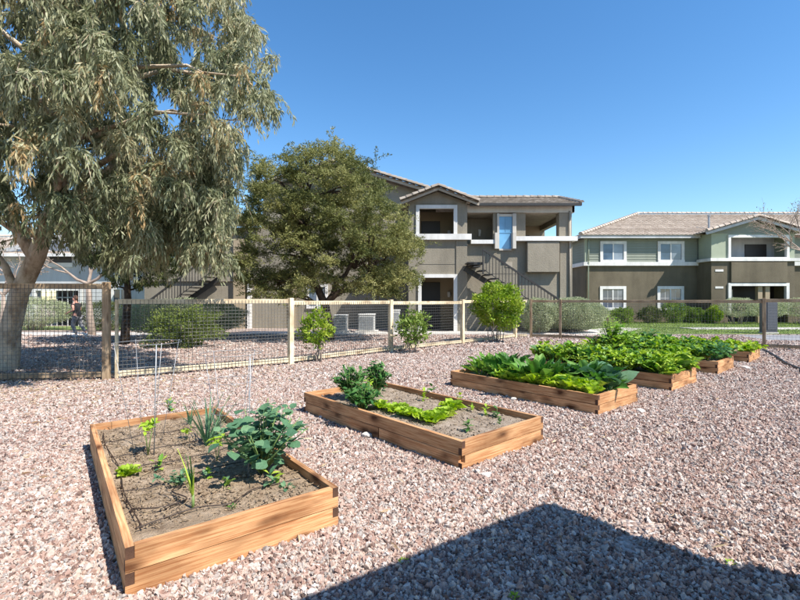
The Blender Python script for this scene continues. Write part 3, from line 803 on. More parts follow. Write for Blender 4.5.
# black edging pipe right of the last bed
pb = MB(); pb.tube([(11.5,14.5,.03),(11.0,13.5,.035),(10.2,12.2,.035),(9.35,10.9,.035),(8.9,10.0,.035),(8.3,9.2,.035),(7.9,8.3,.03),(7.7,7.2,.03)], .032, 8)
tag(pb.build('irrigation_pipe', M['blackpipe'], smooth=True), 'black irrigation pipe lying on the gravel right of the farthest bed', 'pipe')

# air conditioning units by the wing wall
def ac(x, y, w_, h_, label):
    r_ = empty('air_conditioner', (x, y, .06)); tag(r_, label, 'air conditioner', 'air conditioners at the building wall')
    box('casing', M['acunit'], r_, -w_/2, w_/2, -w_/2, w_/2, .08, h_-.05, bevel=.02)
    box('lid', M['trim'], r_, -w_/2-.02, w_/2+.02, -w_/2-.02, w_/2+.02, h_-.05, h_, bevel=.01)
    box('pad', M['concrete'], r_, -w_/2-.15, w_/2+.15, -w_/2-.15, w_/2+.15, -.02, .078)
    lv = MB()
    for i in range(12):
        z = .14+i*(h_-.25)/12; lv.box(-w_/2+.05, w_/2-.05, -w_/2-.012, -w_/2-.001, z, z+.03)
    lv.build('louvre', M['galv'], r_)
ac(-2.78, 21.2, .6, .82, 'small grey air conditioner left of its taller twin at the wall')
ac(-1.55, 21.2, .74, .86, 'white topped air conditioner right of its smaller twin')
ac(-.2, 21.5, .4, 1.05, 'narrow shaded grey air conditioner behind the second citrus shrub')
# dark utility pillar on the lawn
uc = empty('utility_cabinet', (17.15, 20.95, 0)); tag(uc, 'tall dark grey utility cabinet standing on the lawn edge behind the fence', 'cabinet')
M['darkgrey'] = mat_plain('dark_grey_enamel', (.07,.075,.085), .5)
box('body', M['darkgrey'], uc, -.27, .27, -.2, .2, .08, 1.58, bevel=.01)
box('plinth', M['concrete'], uc, -.3, .3, -.23, .23, 0, .079)
box('door', M['darkgrey'], uc, -.22, .22, -.222, -.201, .2, 1.48, bevel=.005)
box('cap', M['darkgrey'], uc, -.3, .3, -.23, .23, 1.581, 1.62)
# ---------------------------------------------------------------- raised beds
TB = .042; CH = .14
def board_mesh(L, low_notch, split_end=None):
    """plank along local x, thickness along +y, height CH; half-lap notches at both ends"""
    h = CH-.009; m = h/2; t = TB+.002
    if low_notch: P = [(t,0),(L-t,0),(L-t,m),(L,m),(L,h),(0,h),(0,m),(t,m)]
    else: P = [(0,0),(L,0),(L,m),(L-t,m),(L-t,h),(t,h),(t,m),(0,m)]
    n = len(P); mb = MB()
    vs = [(x,0,z) for x,z in P]+[(x,TB,z) for x,z in P]
    mb.add(vs, [tuple(range(n)), tuple(range(2*n-1, n-1, -1))])
    for i in range(n):
        j = (i+1) % n
        end = P[i][0] == P[j][0] and (P[i][0] in (0, L))
        mb.add([vs[i], vs[n+i], vs[n+j], vs[j]], [(0,1,2,3)], 1 if end else 0)
    return mb

BEDS = []
def bed(idx, C0, ang, Ls, Ll, label, soil_z=.20, soil='soil', split=False):
    """C0 corner nearest the camera (outer, top), ang direction of the short side"""
    r_ = empty('raised_bed', (C0[0], C0[1], 0), ang)
    tag(r_, label, 'raised bed', 'raised timber garden beds in a row')
    for c_ in range(2):
        z = .004+c_*CH
        jz = random.uniform(-.002, .002); z += jz
        fb = board_mesh(Ls, False).build('board', [M['bedwood'], M['endgrain']], r_, bevel=.004, loc=(0, 0, z))
        f2 = fb.copy(); C.objects.link(f2); f2.parent = r_; f2.location = (Ls, Ll, z); f2.rotation_euler = (0,0,pi)
        if split and c_ == 0:
            for xa, xb in ((0, Ll*.42), (Ll*.425, Ll)):
                mb = MB(); mb.box(xa+TB if xa == 0 else xa, xb if xb < Ll else Ll-TB, 0, TB, 0, CH-.009)
                mb.build('board', [M['bedwood']], r_, bevel=.004, loc=(TB, 0, z), rot=(0,0,pi/2))
        else:
            s1 = board_mesh(Ll, True).build('board', [M['bedwood'], M['endgrain']], r_, bevel=.004, loc=(TB, 0, z), rot=(0,0,pi/2))
        s2 = board_mesh(Ll, True).build('board', [M['bedwood'], M['endgrain']], r_, bevel=.004, loc=(Ls, 0, z), rot=(0,0,pi/2))
        f2.rotation_euler = (0,0,pi)
    nx, ny = 50, int(50*Ll/Ls)
    if idx > 3: nx, ny = 16, 30
    xs = np.linspace(TB*.9, Ls-TB*.9, nx); ys = np.linspace(TB*.9, Ll-TB*.9, ny)
    V = []
    for y in ys:
        for x in xs:
            p = Vector((x*5+idx*9, y*5, 0)); hgt = .022*mnoise.noise(p*.6)+.014*mnoise.noise(p*2.2)+.012*abs(mnoise.noise(p*5))
            V.append((x, y, soil_z+hgt))
    F = [(j*nx+i, j*nx+i+1, (j+1)*nx+i+1, (j+1)*nx+i) for j in range(ny-1) for i in range(nx-1)]
    so_ = raw_mesh('soil', np.array(V), np.array(F), M[soil], None, r_, smooth=True)
    BEDS.append((C0, ang, Ls, Ll, soil_z)); return r_
bed(1, (-1.436,2.35), R(37.5), 1.27, 2.95, 'nearest timber bed with bare soil, wire plant cages and one bushy plant', .205)
bed(2, (.567,4.117), R(41), 1.36, 2.92, 'second timber bed with leafy bushes at one end and a lettuce row', .20, 'soil2', split=True)
bed(3, (2.69,6.11), R(40), 1.25, 2.75, 'third timber bed with tall dark green chard and pale lettuce edge', .20)
bed(4, (4.66,7.72), R(41), 1.33, 2.85, 'fourth timber bed filled with mixed light green leafy plants', .20)
bed(5, (6.67,9.45), R(42), 1.36, 2.85, 'fifth timber bed with bushy mid green plants and a feathery plume', .20)
bed(6, (8.67,11.18), R(43), 1.5, 2.85, 'farthest timber bed of the row with low yellow green leaves', .20)

def on_bed(i, u, v, dz=0):
    C0, a, Ls, Ll, sz = BEDS[i-1]
    return (C0[0]+cos(a)*u-sin(a)*v, C0[1]+sin(a)*u+cos(a)*v, sz+dz)
def px_bed(i, px, py, z=None):
    """ground point of bed i under a picture position"""
    z = BEDS[i-1][4] if z is None else z
    Y = (H-z)*450/(py-300); return ((px-400)/450*Y, Y, z)

# scattered bark, twigs and straw on the soil of the nearest beds
def litter(i, n, seed):
    r = random.Random(seed); mb = MB(); C0, a, Ls, Ll, sz = BEDS[i-1]
    for _ in range(n):
        u, v = r.uniform(.06, Ls-.06), r.uniform(.06, Ll-.06); x, y, z = on_bed(i, u, v)
        t = r.uniform(0, pi); L = r.uniform(.012, .06) if r.random() < .85 else r.uniform(.06,.14); wv = r.uniform(.002, .006)
        z += r.uniform(.0, .022)
        mb.obox((x, y, z), (x+L*cos(t), y+L*sin(t), z+r.uniform(-.012,.015)), wv, wv*.6)
    tag(mb.build('soil_litter', M['mulch']), 'loose twigs and straw scattered over the soil of the %s bed' % ('nearest' if i == 1 else 'second'), kind='stuff')
litter(1, 1500, 1); litter(2, 500, 2)
def clods(i, n, seed):
    r = np.random.default_rng(seed); C0, a, Ls, Ll, sz = BEDS[i-1]
    V = []; F = []
    base = np.array([(0,0,1),(1,0,0),(0,1,0),(-1,0,0),(0,-1,0),(0,0,-1)], float)
    tri = np.array([(0,1,2),(0,2,3),(0,3,4),(0,4,1),(5,2,1),(5,3,2),(5,4,3),(5,1,4)])
    for q in range(n):
        p = on_bed(i, r.uniform(.07, Ls-.07), r.uniform(.07, Ll-.07)); s = r.uniform(.004,.011) if r.random() < .85 else r.uniform(.011,.024)
        b_ = base*s*r.uniform(.6,1.3,(6,1)); b_[:,2] *= .7
        V.append(b_+np.array(p)+np.array([0,0,.008])); F.append(tri+6*q)
    o = raw_mesh('soil_clods', np.concatenate(V), np.concatenate(F), M['soil' if i == 1 else 'soil2']); tag(o, 'crumbs of dry soil lying in the %s bed' % ('nearest' if i == 1 else 'second'), kind='stuff')
clods(1, 3500, 4); clods(2, 1800, 5)

# drip hoses on the nearest bed
def hose(pts, label):
    P = [Vector(p) for p in pts]; Q = []
    for i in range(len(P)-1):
        p0 = P[max(i-1,0)]; p1 = P[i]; p2 = P[i+1]; p3 = P[min(i+2, len(P)-1)]
        for t in np.linspace(0, 1, 7)[:-1]:
            Q.append(.5*((2*p1)+(-p0+p2)*t+(2*p0-5*p1+4*p2-p3)*t*t+(-p0+3*p1-3*p2+p3)*t**3))
    Q.append(P[-1])
    o = MB().tube(Q, .0042, 6).build('drip_hose', M['hose'], smooth=True)
    return tag(o, label, 'drip hose', 'drip hoses on the soil of the nearest bed')
rr = random.Random(5)
def wavy(v0, v1, n=7, amp=.05):
    return [on_bed(1, .08+1.1*i/(n-1), v0+(v1-v0)*i/(n-1)+rr.uniform(-amp, amp), rr.uniform(.014,.032)) for i in range(n)]
hose(wavy(.28,.42), 'brown drip hose nearest the front board of the nearest bed')
hose([on_bed(1,.1,.62,.02),on_bed(1,.25,.5,.03),on_bed(1,.42,.56,.02),on_bed(1,.36,.74,.03),on_bed(1,.55,.85,.02)], 'curled brown drip hose between the small lettuce and front board')
hose(wavy(.95,1.05), 'brown drip hose crossing the soil beside the onion stalk')
hose(wavy(1.35,1.45), 'brown drip hose passing behind the low herb')
hose(wavy(1.85,1.9), 'brown drip hose under the wire cages')
hose(wavy(2.3,2.4), 'brown drip hose closest to the back board')
hose([on_bed(1,.12,.3,.02),on_bed(1,.09,.9,.03),on_bed(1,.12,1.5,.02),on_bed(1,.08,2.2,.03),on_bed(1,.1,2.7,.02)], 'long brown drip hose running along the left board')

# galvanised wire cages
def cage(x, y, z, h, r0, r1, label):
    mb = empty('plant_cage', (x, y, z), rr.uniform(0, 3)); tag(mb, label, 'plant cage', 'wire cages in the nearest bed')
    for kx, f in enumerate((.42, .72, .99)):
        rad = r0+(r1-r0)*f; pts = [(rad*cos(t), rad*sin(t), h*f) for t in np.linspace(0, 2*pi, 25)]
        MB().tube(pts, .0021, 5, cap=False).build('ring', M['galv'], mb, smooth=True)
    for kx in range(4):
        t = pi/2*kx+.3
        MB().tube([(r0*.9*cos(t), r0*.9*sin(t), -.05), (r1*cos(t), r1*sin(t), h)], .0026, 5).build('leg', M['galv'], mb, smooth=True)
cage(-2.38, 4.25, .2, .98, .13, .29, 'left wire cage standing over bare soil near the back')
cage(-1.52, 4.05, .2, .90, .12, .26, 'right wire cage just left of the bushy blue green plant')
for px, py, top, rad, lb in ((154,455,345,.005,'tall pale stake at the left wire cage'), (248,478,358,.0035,'thin pale stake in front of the bushy blue green plant')):
    x, y, z = px_bed(1, px, py); zt = H+(300-top)*y/450
    tag(MB().tube([(x,y,z-.05),(x+.01,y,z+.5*(zt-z)),(x+.015,y+.01,zt)], rad, 7).build('garden_stake', M['galv'], smooth=True), lb, 'stake')

# ---------------------------------------------------------------- leaf shapes
def leaf_shape(w_=.5, pet=.15, curl=.5, ruffle=.0, tip=.6, nl=6, nw=4, cup=.15, seed=0):
    """unit leaf along +x from the origin, arching down towards its tip"""
    r = random.Random(seed); V = []; F = []
    for i in range(nl+1):
        t = i/nl; x = t; ang = curl*t*t
        mh = .018 if w_ > .1 else .006
        if t < pet: hw = mh
        else:
            q = (t-pet)/(1-pet); hw = max(mh, w_/2*(sin(pi*min(1, q**tip*.98+.02)))**.75)
            if i == nl: hw = mh
        for j in range(nw+1):
            s_ = j/nw*2-1
            zz = -curl*.45*t*t + cup*hw*abs(s_)*1.2 + ruffle*abs(s_)*(r.uniform(-1,1))*hw*1.6
            xx = x*(1-.12*ang*t)+ruffle*r.uniform(-.1,.1)*abs(s_)*.5
            V.append((xx, s_*hw, zz))
    for i in range(nl):
        for j in range(nw):
            a = i*(nw+1)+j; F.append((a, a+nw+1, a+nw+2, a+1))
    return V, F
SH = {}
for k_, a in {'lettuce': dict(w_=.72, pet=.05, curl=.35, ruffle=.35, tip=1.1, cup=.5), 'chard': dict(w_=.27, pet=.40, curl=.45, ruffle=.38, tip=.95, cup=.35),
              'broccoli': dict(w_=.62, pet=.38, curl=.55, ruffle=.12, tip=.7, cup=.1), 'oval': dict(w_=.5, pet=.1, curl=.5, ruffle=.05, tip=.75, nl=3, nw=2),
              'strap': dict(w_=.045, pet=.0, curl=.35, ruffle=0, tip=.4, nl=5, nw=2, cup=.4)}.items():
    SH[k_] = [leaf_shape(seed=s_*7+len(k_), **a) for s_ in range(4)]
_lm = {}
def leaf_data(kind, mat, i):
    key = (kind, mat, i)
    if key not in _lm:
        V, F = SH[kind][i]; me = bpy.data.meshes.new('leaf'); me.from_pydata(V, [], F); me.materials.append(M[mat])
        me.polygons.foreach_set('use_smooth', [True]*len(F)); me.update(); _lm[key] = me
    return _lm[key]

def plant(name, label, loc, leaves, cat='plant', group=None, join=None, stems=None):
    """leaves: list of (kind, mat, base xyz, yaw, pitch up, roll, length)"""
    r_ = empty(name, loc); tag(r_, label, cat, group)
    if join:
        VV = []; FF = []; TT = []; off = 0
        for (kd, mt, b_, yaw, pit, rol, L) in leaves:
            V, F = SH[kd][random.randrange(4)]
            m_ = np.array((Matrix.Rotation(yaw,3,'Z') @ Matrix.Rotation(-pit,3,'Y') @ Matrix.Rotation(rol,3,'X')))*L
            v = np.array(V) @ m_.T + np.array(b_); VV.append(v); FF.append(np.array(F)+off); off += len(V)
            TT.append(np.full(len(V), min(1, max(0, random.gauss(.5, .25)))))
        raw_mesh('leaves', np.concatenate(VV), np.concatenate(FF), M[join], np.concatenate(TT), r_, smooth=True)
    else:
        for (kd, mt, b_, yaw, pit, rol, L) in leaves:
            o = inst('leaf', leaf_data(kd, mt, random.randrange(4)), r_, b_, (0,0,0), L)
            o.rotation_euler = (Matrix.Rotation(yaw,3,'Z') @ Matrix.Rotation(-pit,3,'Y') @ Matrix.Rotation(rol,3,'X')).to_euler()
    if stems:
        mb = MB()
        for pts, ra in stems: mb.tube(pts, ra, 5)
        mb.build('stem', M['stem'], r_, smooth=True)
    return r_

U = random.uniform
def rosette(kind, mat, n, L, p0=20, p1=80, r0=.01, tilt=.3):
    out = []
    for i in range(n):
        f = i/max(1, n-1); yaw = i*2.4+U(-.3,.3)
        out.append((kind, mat, (r0*cos(yaw), r0*sin(yaw), 0), yaw, R(p0+(p1-p0)*f+U(-9,9)), U(-tilt,tilt), L*(1-.35*f)*U(.85,1.15)))
    return out
def bushy(kind, mat, n, rx, h, L, z0=.05, rz=None):
    """leaves spread over stems in a bushy volume"""
    out = []; st = []; ns = max(3, n//9)
    tips = []
    for i in range(ns):
        a = i*2.4+U(-.2,.2); q = sqrt((i+.5)/ns)*rx; hh = h*(1-.35*(q/rx)**2)*U(.75,1.05)
        tips.append((a, q, hh)); st.append(([(0,0,0),(cos(a)*q*.45, sin(a)*q*.45, hh*.5),(cos(a)*q, sin(a)*q, hh*.92)], [min(.009,h*.016),min(.006,h*.011),min(.003,h*.008)]))
    for i in range(n):
        a, q, hh = tips[i % ns]; t = U(.22, 1.0)**.8
        b_ = (cos(a)*q*t, sin(a)*q*t, z0+(hh-z0)*t*.92); yaw = U(0, 2*pi)
        out.append((kind, mat, b_, yaw, R(U(-15, 55)), U(-.5,.5), L*U(.6,1.15)))
    return out, st

ORD = ['first','second','third','fourth','fifth','sixth','seventh','eighth','ninth','tenth','eleventh','twelfth']
# ---- nearest bed
lv, st = bushy('broccoli', 'v_blue', 290, .37, .62, .14)
x, y, z = px_bed(1, 262, 474); plant('broccoli_plant', 'big bushy blue green broccoli plant at the right side of the nearest bed', (x, y, z), lv, stems=st)
x, y, z = px_bed(1, 128, 476); plant('lettuce', 'small bright green lettuce against the left board of the nearest bed', (x, y, z), rosette('lettuce','v_light',18,.12,30,82))
lv, st = bushy('oval', 'v_light', 34, .11, .37, .075, .24); x, y, z = px_bed(1, 148, 455)
plant('seedling', 'yellow green sprig on a thin stem under the left wire cage', (x, y, z), lv, stems=st)
x, y, z = px_bed(1, 176, 486); lv, st = bushy('oval', 'v_blue', 70, .17, .12, .055, .01); plant('herb', 'low spreading green herb left of the onion stalk', (x, y, z), lv, stems=st)
x, y, z = px_bed(1, 193, 508)
plant('onion', 'single upright green onion with a pale yellow base', (x, y, z), [('strap','v_dark' if i % 2 else 'v_light',(0,0,.06),U(0,6.28),R(U(72,88)),0,U(.25,.36)) for i in range(7)], stems=[([(0,0,-.01),(0,0,.09)],[.012,.008])])
lv, st = bushy('oval', 'v_light', 30, .10, .25, .07, .14); x, y, z = px_bed(1, 217, 462); plant('seedling', 'yellow green seedling immediately left of the bushy broccoli plant', (x, y, z), lv, stems=st)
x, y, z = px_bed(1, 232, 508); plant('seedling', 'tiny green seedling close behind the front board', (x, y, z), rosette('oval','v_dark',8,.045,10,70))
x, y, z = px_bed(1, 285, 488); plant('seedling', 'small green sprout right of the bushy broccoli plant', (x, y, z), rosette('oval','v_blue',10,.07,10,70))
for (px, py, top, n, lb) in ((207,446,398,26,'wispy grey green onion clump under the right wire cage'), (190,425,402,14,'wispy onion clump at the back between the two cages'), (216,432,408,14,'thin wispy leaves just behind the right wire cage')):
    x, y, z = px_bed(1, px, py); hh = (py-top)/450*y
    plant('onion_clump', lb, (x, y, z), [('strap','v_blue',(U(-.02,.02),U(-.02,.02),0),U(0,6.28),R(U(55,88)),U(-.5,.5),hh*U(.7,1.25)) for i in range(n)])
lv, st = bushy('oval', 'v_light', 26, .1, .16, .05, .05); x, y, z = px_bed(1, 187, 440); plant('herb', 'feathery pale herb behind the onion stalk', (x, y, z), lv, stems=st)
for px, py, n_, s_, lb in ((160,470,10,.09,'small green sprout just right of the small lettuce'), (225,488,12,.08,'low green sprout in front of the thin yellow green seedling'), (170,412,16,.12,'scraggly herb at the back board left of the onion clumps'), (272,486,10,.1,'dry looking sprout at the foot of the bushy broccoli plant'), (205,480,12,.07,'tiny sprout just right of the single onion')):
    x, y, z = px_bed(1, px, py); plant('seedling', lb, (x, y, z), [('oval', random.choice(['v_light','v_blue','v_green']), (U(-.03,.03),U(-.03,.03),U(0,s_)), U(0,6.28), R(U(5,70)), 0, s_*U(.5,.9)) for q in range(n_)], stems=[([(0,0,0),(U(-.02,.02),0,s_)],.002)])
# ---- second bed
for (px, py, rx, h, lb) in ((350,400,.25,.54,'dark green pepper bush at the left end of the second bed'), (377,396,.21,.57,'dark green pepper bush nearest the back board of the second bed'), (362,411,.26,.36,'lower pepper bush in front of the two taller ones')):
    x, y, z = px_bed(2, px, py); lv, st = bushy('oval', 'v_dark', 420, rx, h, .095, .03)
    plant('pepper_plant', lb, (x, y, z), lv, join='v_dark_j', stems=st)
lv, st = bushy('oval', 'v_light', 60, .1, .38, .08, .1); x, y, z = px_bed(2, 366, 404); plant('pepper_plant', 'yellowing sprig between the pepper bushes', (x, y, z), lv, join='v_light_j', stems=st)
for i, (px, py) in enumerate(((380,408),(393,411),(402,410),(408,416),(418,418),(428,421),(437,419),(446,414),(452,409))):
    x, y, z = px_bed(2, px, py+1); plant('lettuce', 'yellow green lettuce, %s from the left in the row on the second bed' % ORD[i], (x, y, z), rosette('lettuce','v_light',15,U(.16,.2),15,75), group='lettuces of the second bed')
for i, (px, py, s_) in enumerate(((468,432,.12),(486,416,.11),(432,397,.16),(472,411,.10),(500,425,.08),(424,401,.14),(497,417,.12),(460,401,.10))):
    x, y, z = px_bed(2, px, py); plant('seedling', 'small green seedling ' + ('near the front board', 'close to the back board', 'beside the back board left of centre', 'in the middle', 'nearest the right end', 'just right of the pepper bushes', 'at the back right corner', 'behind the lettuce row')[i] + ' of the second bed', (x, y, z), [('oval','v_light' if i % 2 else 'v_dark',(0,0,U(0,s_)),U(0,6.28),R(U(0,60)),0,s_*.6) for q in range(12)], group='seedlings of the second bed', stems=[([(0,0,0),(0,0,s_)],.003)])
# ---- third bed
C0, a_, Ls, Ll, sz = BEDS[2]
for i in range(22):
    v = .35+(Ll-.5)*((i//2)/11)+U(-.05,.05); u = (.78 if i % 2 else .42)+U(-.1,.1)
    if v < .9 and u < .6: continue
    plant('chard', 'tall dark green chard, %s from the right in the %s row of the third bed' % (ORD[i//2], 'back' if i % 2 else 'middle'), on_bed(3,u,v), rosette('chard',random.choice(['v_dark','v_mid','v_green']),22,U(.34,.68),30,88,.06), group='chard plants of the third bed')
for i in range(20):
    plant('lettuce', 'light green lettuce, %s from right, %s line of the third bed' % (ORD[i//2], 'inner' if i % 2 else 'outer'), on_bed(3, .2+.17*(i % 2)+U(-.04,.04), .2+(Ll-1.1)*i/20+U(-.05,.05)), rosette('lettuce','v_light',16,U(.24,.36),35,84), group='lettuces of the third bed')
for i in range(5):
    plant('collard', 'blue green collard, %s from the right end board of the third bed' % ORD[i], on_bed(3, .75+.28*(i % 2)+U(-.05,.05), .2+.17*i), rosette('broccoli','v_blue',15,U(.42,.6),45,84,.03), group='collards of the third bed')
# ---- fourth to sixth beds
def fill(bi, nu, nv, kinds, name, label, group, L0, L1, mats, u0=.15, v0=.15, skip=0):
    C0, a_, Ls, Ll, sz = BEDS[bi-1]
    for i in range(nu):
        for j in range(nv):
            if random.random() < skip: continue
            kd = random.choice(kinds); u = u0+(Ls-2*u0)*(i/max(1,nu-1))+U(-.06,.06); v = v0+(Ll-2*v0)*(j/(nv-1))+U(-.07,.07)
            lv, _st = bushy(kd, 'v_light', 60, U(.14,.24), U(L0, L1), U(.10,.17), .03)
            zn = 'at its near end' if v < Ll*.33 else 'in its middle' if v < Ll*.67 else 'at its far end'
            plant(name, label+' '+zn, on_bed(bi, min(Ls-.08,max(.08,u)), v), lv, group=group+' '+zn, join=random.choice(mats))
fill(4, 5, 10, ['lettuce','chard'], 'leafy_green', 'light green leafy plant in the densely filled fourth bed', 'greens of the fourth bed', .3, .58, ['v_light_j','v_light_j','v_mix_j'])
fill(5, 5, 9, ['lettuce','broccoli','oval'], 'leafy_green', 'bushy mid green leafy plant in the fifth bed', 'greens of the fifth bed', .35, .62, ['v_mix_j','v_mix_j','v_dark_j'])
fill(6, 4, 7, ['lettuce'], 'leafy_green', 'low yellow green leafy plant in the farthest bed', 'greens of the farthest bed', .18, .32, ['v_light_j'])
for bi, nn, nm in ((4, 26, 'fourth'), (5, 22, 'fifth')):
    Ls_, Ll_ = BEDS[bi-1][2:4]
    for q in range(nn):
        kd = random.choice(['chard', 'chard', 'broccoli'])
        uu, vv = U(.15, Ls_-.15), U(.15, Ll_-.15); zn = 'near' if vv < Ll_*.33 else 'middle' if vv < Ll_*.67 else 'far'
        plant('leafy_green', 'tall upright leafy green above the lower leaves in the %s part of the %s bed' % (zn, nm), on_bed(bi, uu, vv), rosette(kd, 'v_light', 20, U(.34,.58), 45, 87, .04), group='tall greens in the %s part of the %s bed' % (zn, nm), join=random.choice(['v_mix_j','v_light_j','v_dark_j']))
x, y, z = on_bed(5, .6, 2.45)
lv, st = bushy('oval', 'v_light', 520, .27, 1.15, .075, .1); plant('fennel', 'tall feathery bright green fennel plume rising from the fifth bed', (x, y, z), lv, join='v_light_j', stems=st)
lv, st = bushy('broccoli', 'v_light', 180, .4, .85, .2, .1); plant('leafy_bush', 'tall leafy bush left of the feathery fennel plume', on_bed(5,.4,2.2), lv, join='v_mix_j', stems=st)
lv, st = bushy('broccoli', 'v_light', 130, .35, .62, .2, .1); plant('leafy_bush', 'leafy bush right of the feathery fennel plume', on_bed(5,1.0,2.0), lv, join='v_mix_j', stems=st)
lv, st = bushy('broccoli', 'v_light', 130, .3, .5, .2, .1); plant('leafy_bush', 'dark leafy bush at the back edge of the farthest bed', on_bed(6,.3,2.3), lv, join='v_dark_j', stems=st)
# weeds and pale rocks on the gravel
def gp(px, py, z=0):
    Y = (H-z)*450/(py-300); return ((px-400)/450*Y, Y, z)
for (px, py, lb) in ((731,564,'small green weed at the edge of the foreground shadow'), (514,597,'small green weed inside the foreground shadow'), (404,562,'tiny weed near the left part of the shadow edge')):
    plant('weed', lb, gp(px, py, .02), rosette('oval','v_light',12,.035,10,70), cat='weed')
def rock(px, py, s_, label):
    bm = bmesh.new(); bmesh.ops.create_icosphere(bm, subdivisions=2, radius=1)
    sd = random.uniform(0, 50)
    for v in bm.verts: v.co *= 1+.35*mnoise.noise(v.co*1.1+Vector((sd,0,0)))
    for v in bm.verts: v.co.z *= .5
    me = bpy.data.meshes.new('rock'); bm.to_mesh(me); bm.free(); me.materials.append(M['rock'])
    x, y, z = gp(px, py); tag(inst('rock', me, None, (x, y, s_*.35), (0,0,U(0,6)), s_), label, 'rock')
rock(367,437,.07,'pale rock in the gravel beside the long board of the second bed'); rock(514,400,.05,'pale rock in the gravel between the second and third beds')
rock(322,418,.045,'pale rock near the left corner of the second bed'); rock(745,369,.09,'pale rock in the gravel near the fifth bed corner')
rock(487,477,.05,'pale rock by the front corner of the second bed'); rock(575,487,.03,'small pale rock on open gravel in front of the third bed')
rock(640,412,.06,'pale rock near the front corner of the third bed')

# ---------------------------------------------------------------- gravel
def in_poly(P, poly):
    ins = np.zeros(len(P), bool); k = len(poly)
    for i in range(k):
        x1, y1 = poly[i]; x2, y2 = poly[(i+1) % k]
        c = ((y1 > P[:,1]) != (y2 > P[:,1])); xi = (x2-x1)*(P[:,1]-y1)/(y2-y1+1e-12)+x1
        ins ^= c & (P[:,0] < xi)
    return ins
def gravel(name, y0, y1, sp, size, seed, label, slope=1.0, layers=1):
    r = np.random.default_rng(seed); pts = []
    for L in range(layers):
        ys = np.arange(y0, y1, sp)
        for yy in ys:
            hw = yy*slope+1.2; xs = np.arange(-hw, hw, sp); n = len(xs)
            pts.append(np.stack([xs+r.uniform(-.5,.5,n)*sp*1.3, yy+r.uniform(-.5,.5,n)*sp*1.3, r.uniform(.0,.35,n)*size*(1+1.2*L)], 1))
    P = np.concatenate(pts)
    keep = np.ones(len(P), bool)
    for (C0, a, Ls, Ll, sz) in BEDS:
        dx, dy = P[:,0]-C0[0], P[:,1]-C0[1]; u = dx*cos(a)+dy*sin(a); v = -dx*sin(a)+dy*cos(a)
        keep &= ~((u > 0) & (u < Ls) & (v > 0) & (v < Ll))
    keep &= ~in_poly(P[:,:2], [(14.2,17.3),(40,12.5),(40,19.2),(14.8,20.0)])
    nz = np.array([mnoise.noise(Vector((p[0]*.9, p[1]*.9, 3)))+.6*mnoise.noise(Vector((p[0]*3.1, p[1]*3.1, 9))) for p in P]); keep &= (nz+r.normal(0,.12,len(P)) < .62)
    P = P[keep]; n = len(P)
    me = bpy.data.meshes.new(name); me.vertices.add(n); me.vertices.foreach_set('co', P.astype(np.float32).ravel())
    a1 = me.attributes.new('rot', 'FLOAT_VECTOR', 'POINT'); a1.data.foreach_set('vector', r.uniform(0, 6.28, (n,3)).astype(np.float32).ravel())
    s0 = size*r.lognormal(0, .32, n)[:,None]*r.uniform(.75, 1.2, (n,3)); s0 = np.clip(s0, size*.4, size*2.2)
    a2 = me.attributes.new('siz', 'FLOAT_VECTOR', 'POINT'); a2.data.foreach_set('vector', s0.astype(np.float32).ravel())
    a3 = me.attributes.new('pick', 'INT', 'POINT'); a3.data.foreach_set('value', r.integers(0, 5, n).astype(np.int32))
    me.materials.append(M['stone']); o = bpy.data.objects.new(name, me); C.objects.link(o)
    ng = bpy.data.node_groups.new('scatter_stones', 'GeometryNodeTree')
    ng.interface.new_socket('Geometry', in_out='INPUT', socket_type='NodeSocketGeometry'); ng.interface.new_socket('Geometry', in_out='OUTPUT', socket_type='NodeSocketGeometry')
    N = ng.nodes; Lk = ng.links; gi = N.new('NodeGroupInput'); go = N.new('NodeGroupOutput')
    ip = N.new('GeometryNodeInstanceOnPoints'); g2i = N.new('GeometryNodeGeometryToInstance')
    for i in range(5):
        ico = N.new('GeometryNodeMeshIcoSphere'); ico.inputs['Radius'].default_value = .5; ico.inputs['Subdivisions'].default_value = 2 if (y0 < 4 and i < 5) else 1
        sp_ = N.new('GeometryNodeSetPosition'); nz = N.new('ShaderNodeTexNoise'); nz.noise_dimensions = '3D'
        nz.inputs['Scale'].default_value = 1.7; nz.inputs['Detail'].default_value = 1
        pos = N.new('GeometryNodeInputPosition'); ad = N.new('ShaderNodeVectorMath'); ad.operation = 'ADD'; ad.inputs[1].default_value = (i*7.3, i*3.1, 2)
        Lk.new(pos.outputs[0], ad.inputs[0]); Lk.new(ad.outputs[0], nz.inputs['Vector'])
        sb_ = N.new('ShaderNodeVectorMath'); sb_.operation = 'SUBTRACT'; sb_.inputs[1].default_value = (.5,.5,.5); Lk.new(nz.outputs['Color'], sb_.inputs[0])
        sc_ = N.new('ShaderNodeVectorMath'); sc_.operation = 'SCALE'; sc_.inputs['Scale'].default_value = 1.5; Lk.new(sb_.outputs[0], sc_.inputs[0])
        Lk.new(ico.outputs['Mesh'], sp_.inputs['Geometry']); Lk.new(sc_.outputs[0], sp_.inputs['Offset'])
        tf = N.new('GeometryNodeTransform'); tf.inputs['Scale'].default_value = (1, .78, .6); Lk.new(sp_.outputs[0], tf.inputs['Geometry'])
        sm = N.new('GeometryNodeSetMaterial'); sm.inputs['Material'].default_value = M['stone']; Lk.new(tf.outputs[0], sm.inputs['Geometry'])
        Lk.new(sm.outputs[0], g2i.inputs[0])
    def att(nm, ty):
        a = N.new('GeometryNodeInputNamedAttribute'); a.data_type = ty; a.inputs['Name'].default_value = nm
        return next(s for s in a.outputs if s.enabled and s.name == 'Attribute')
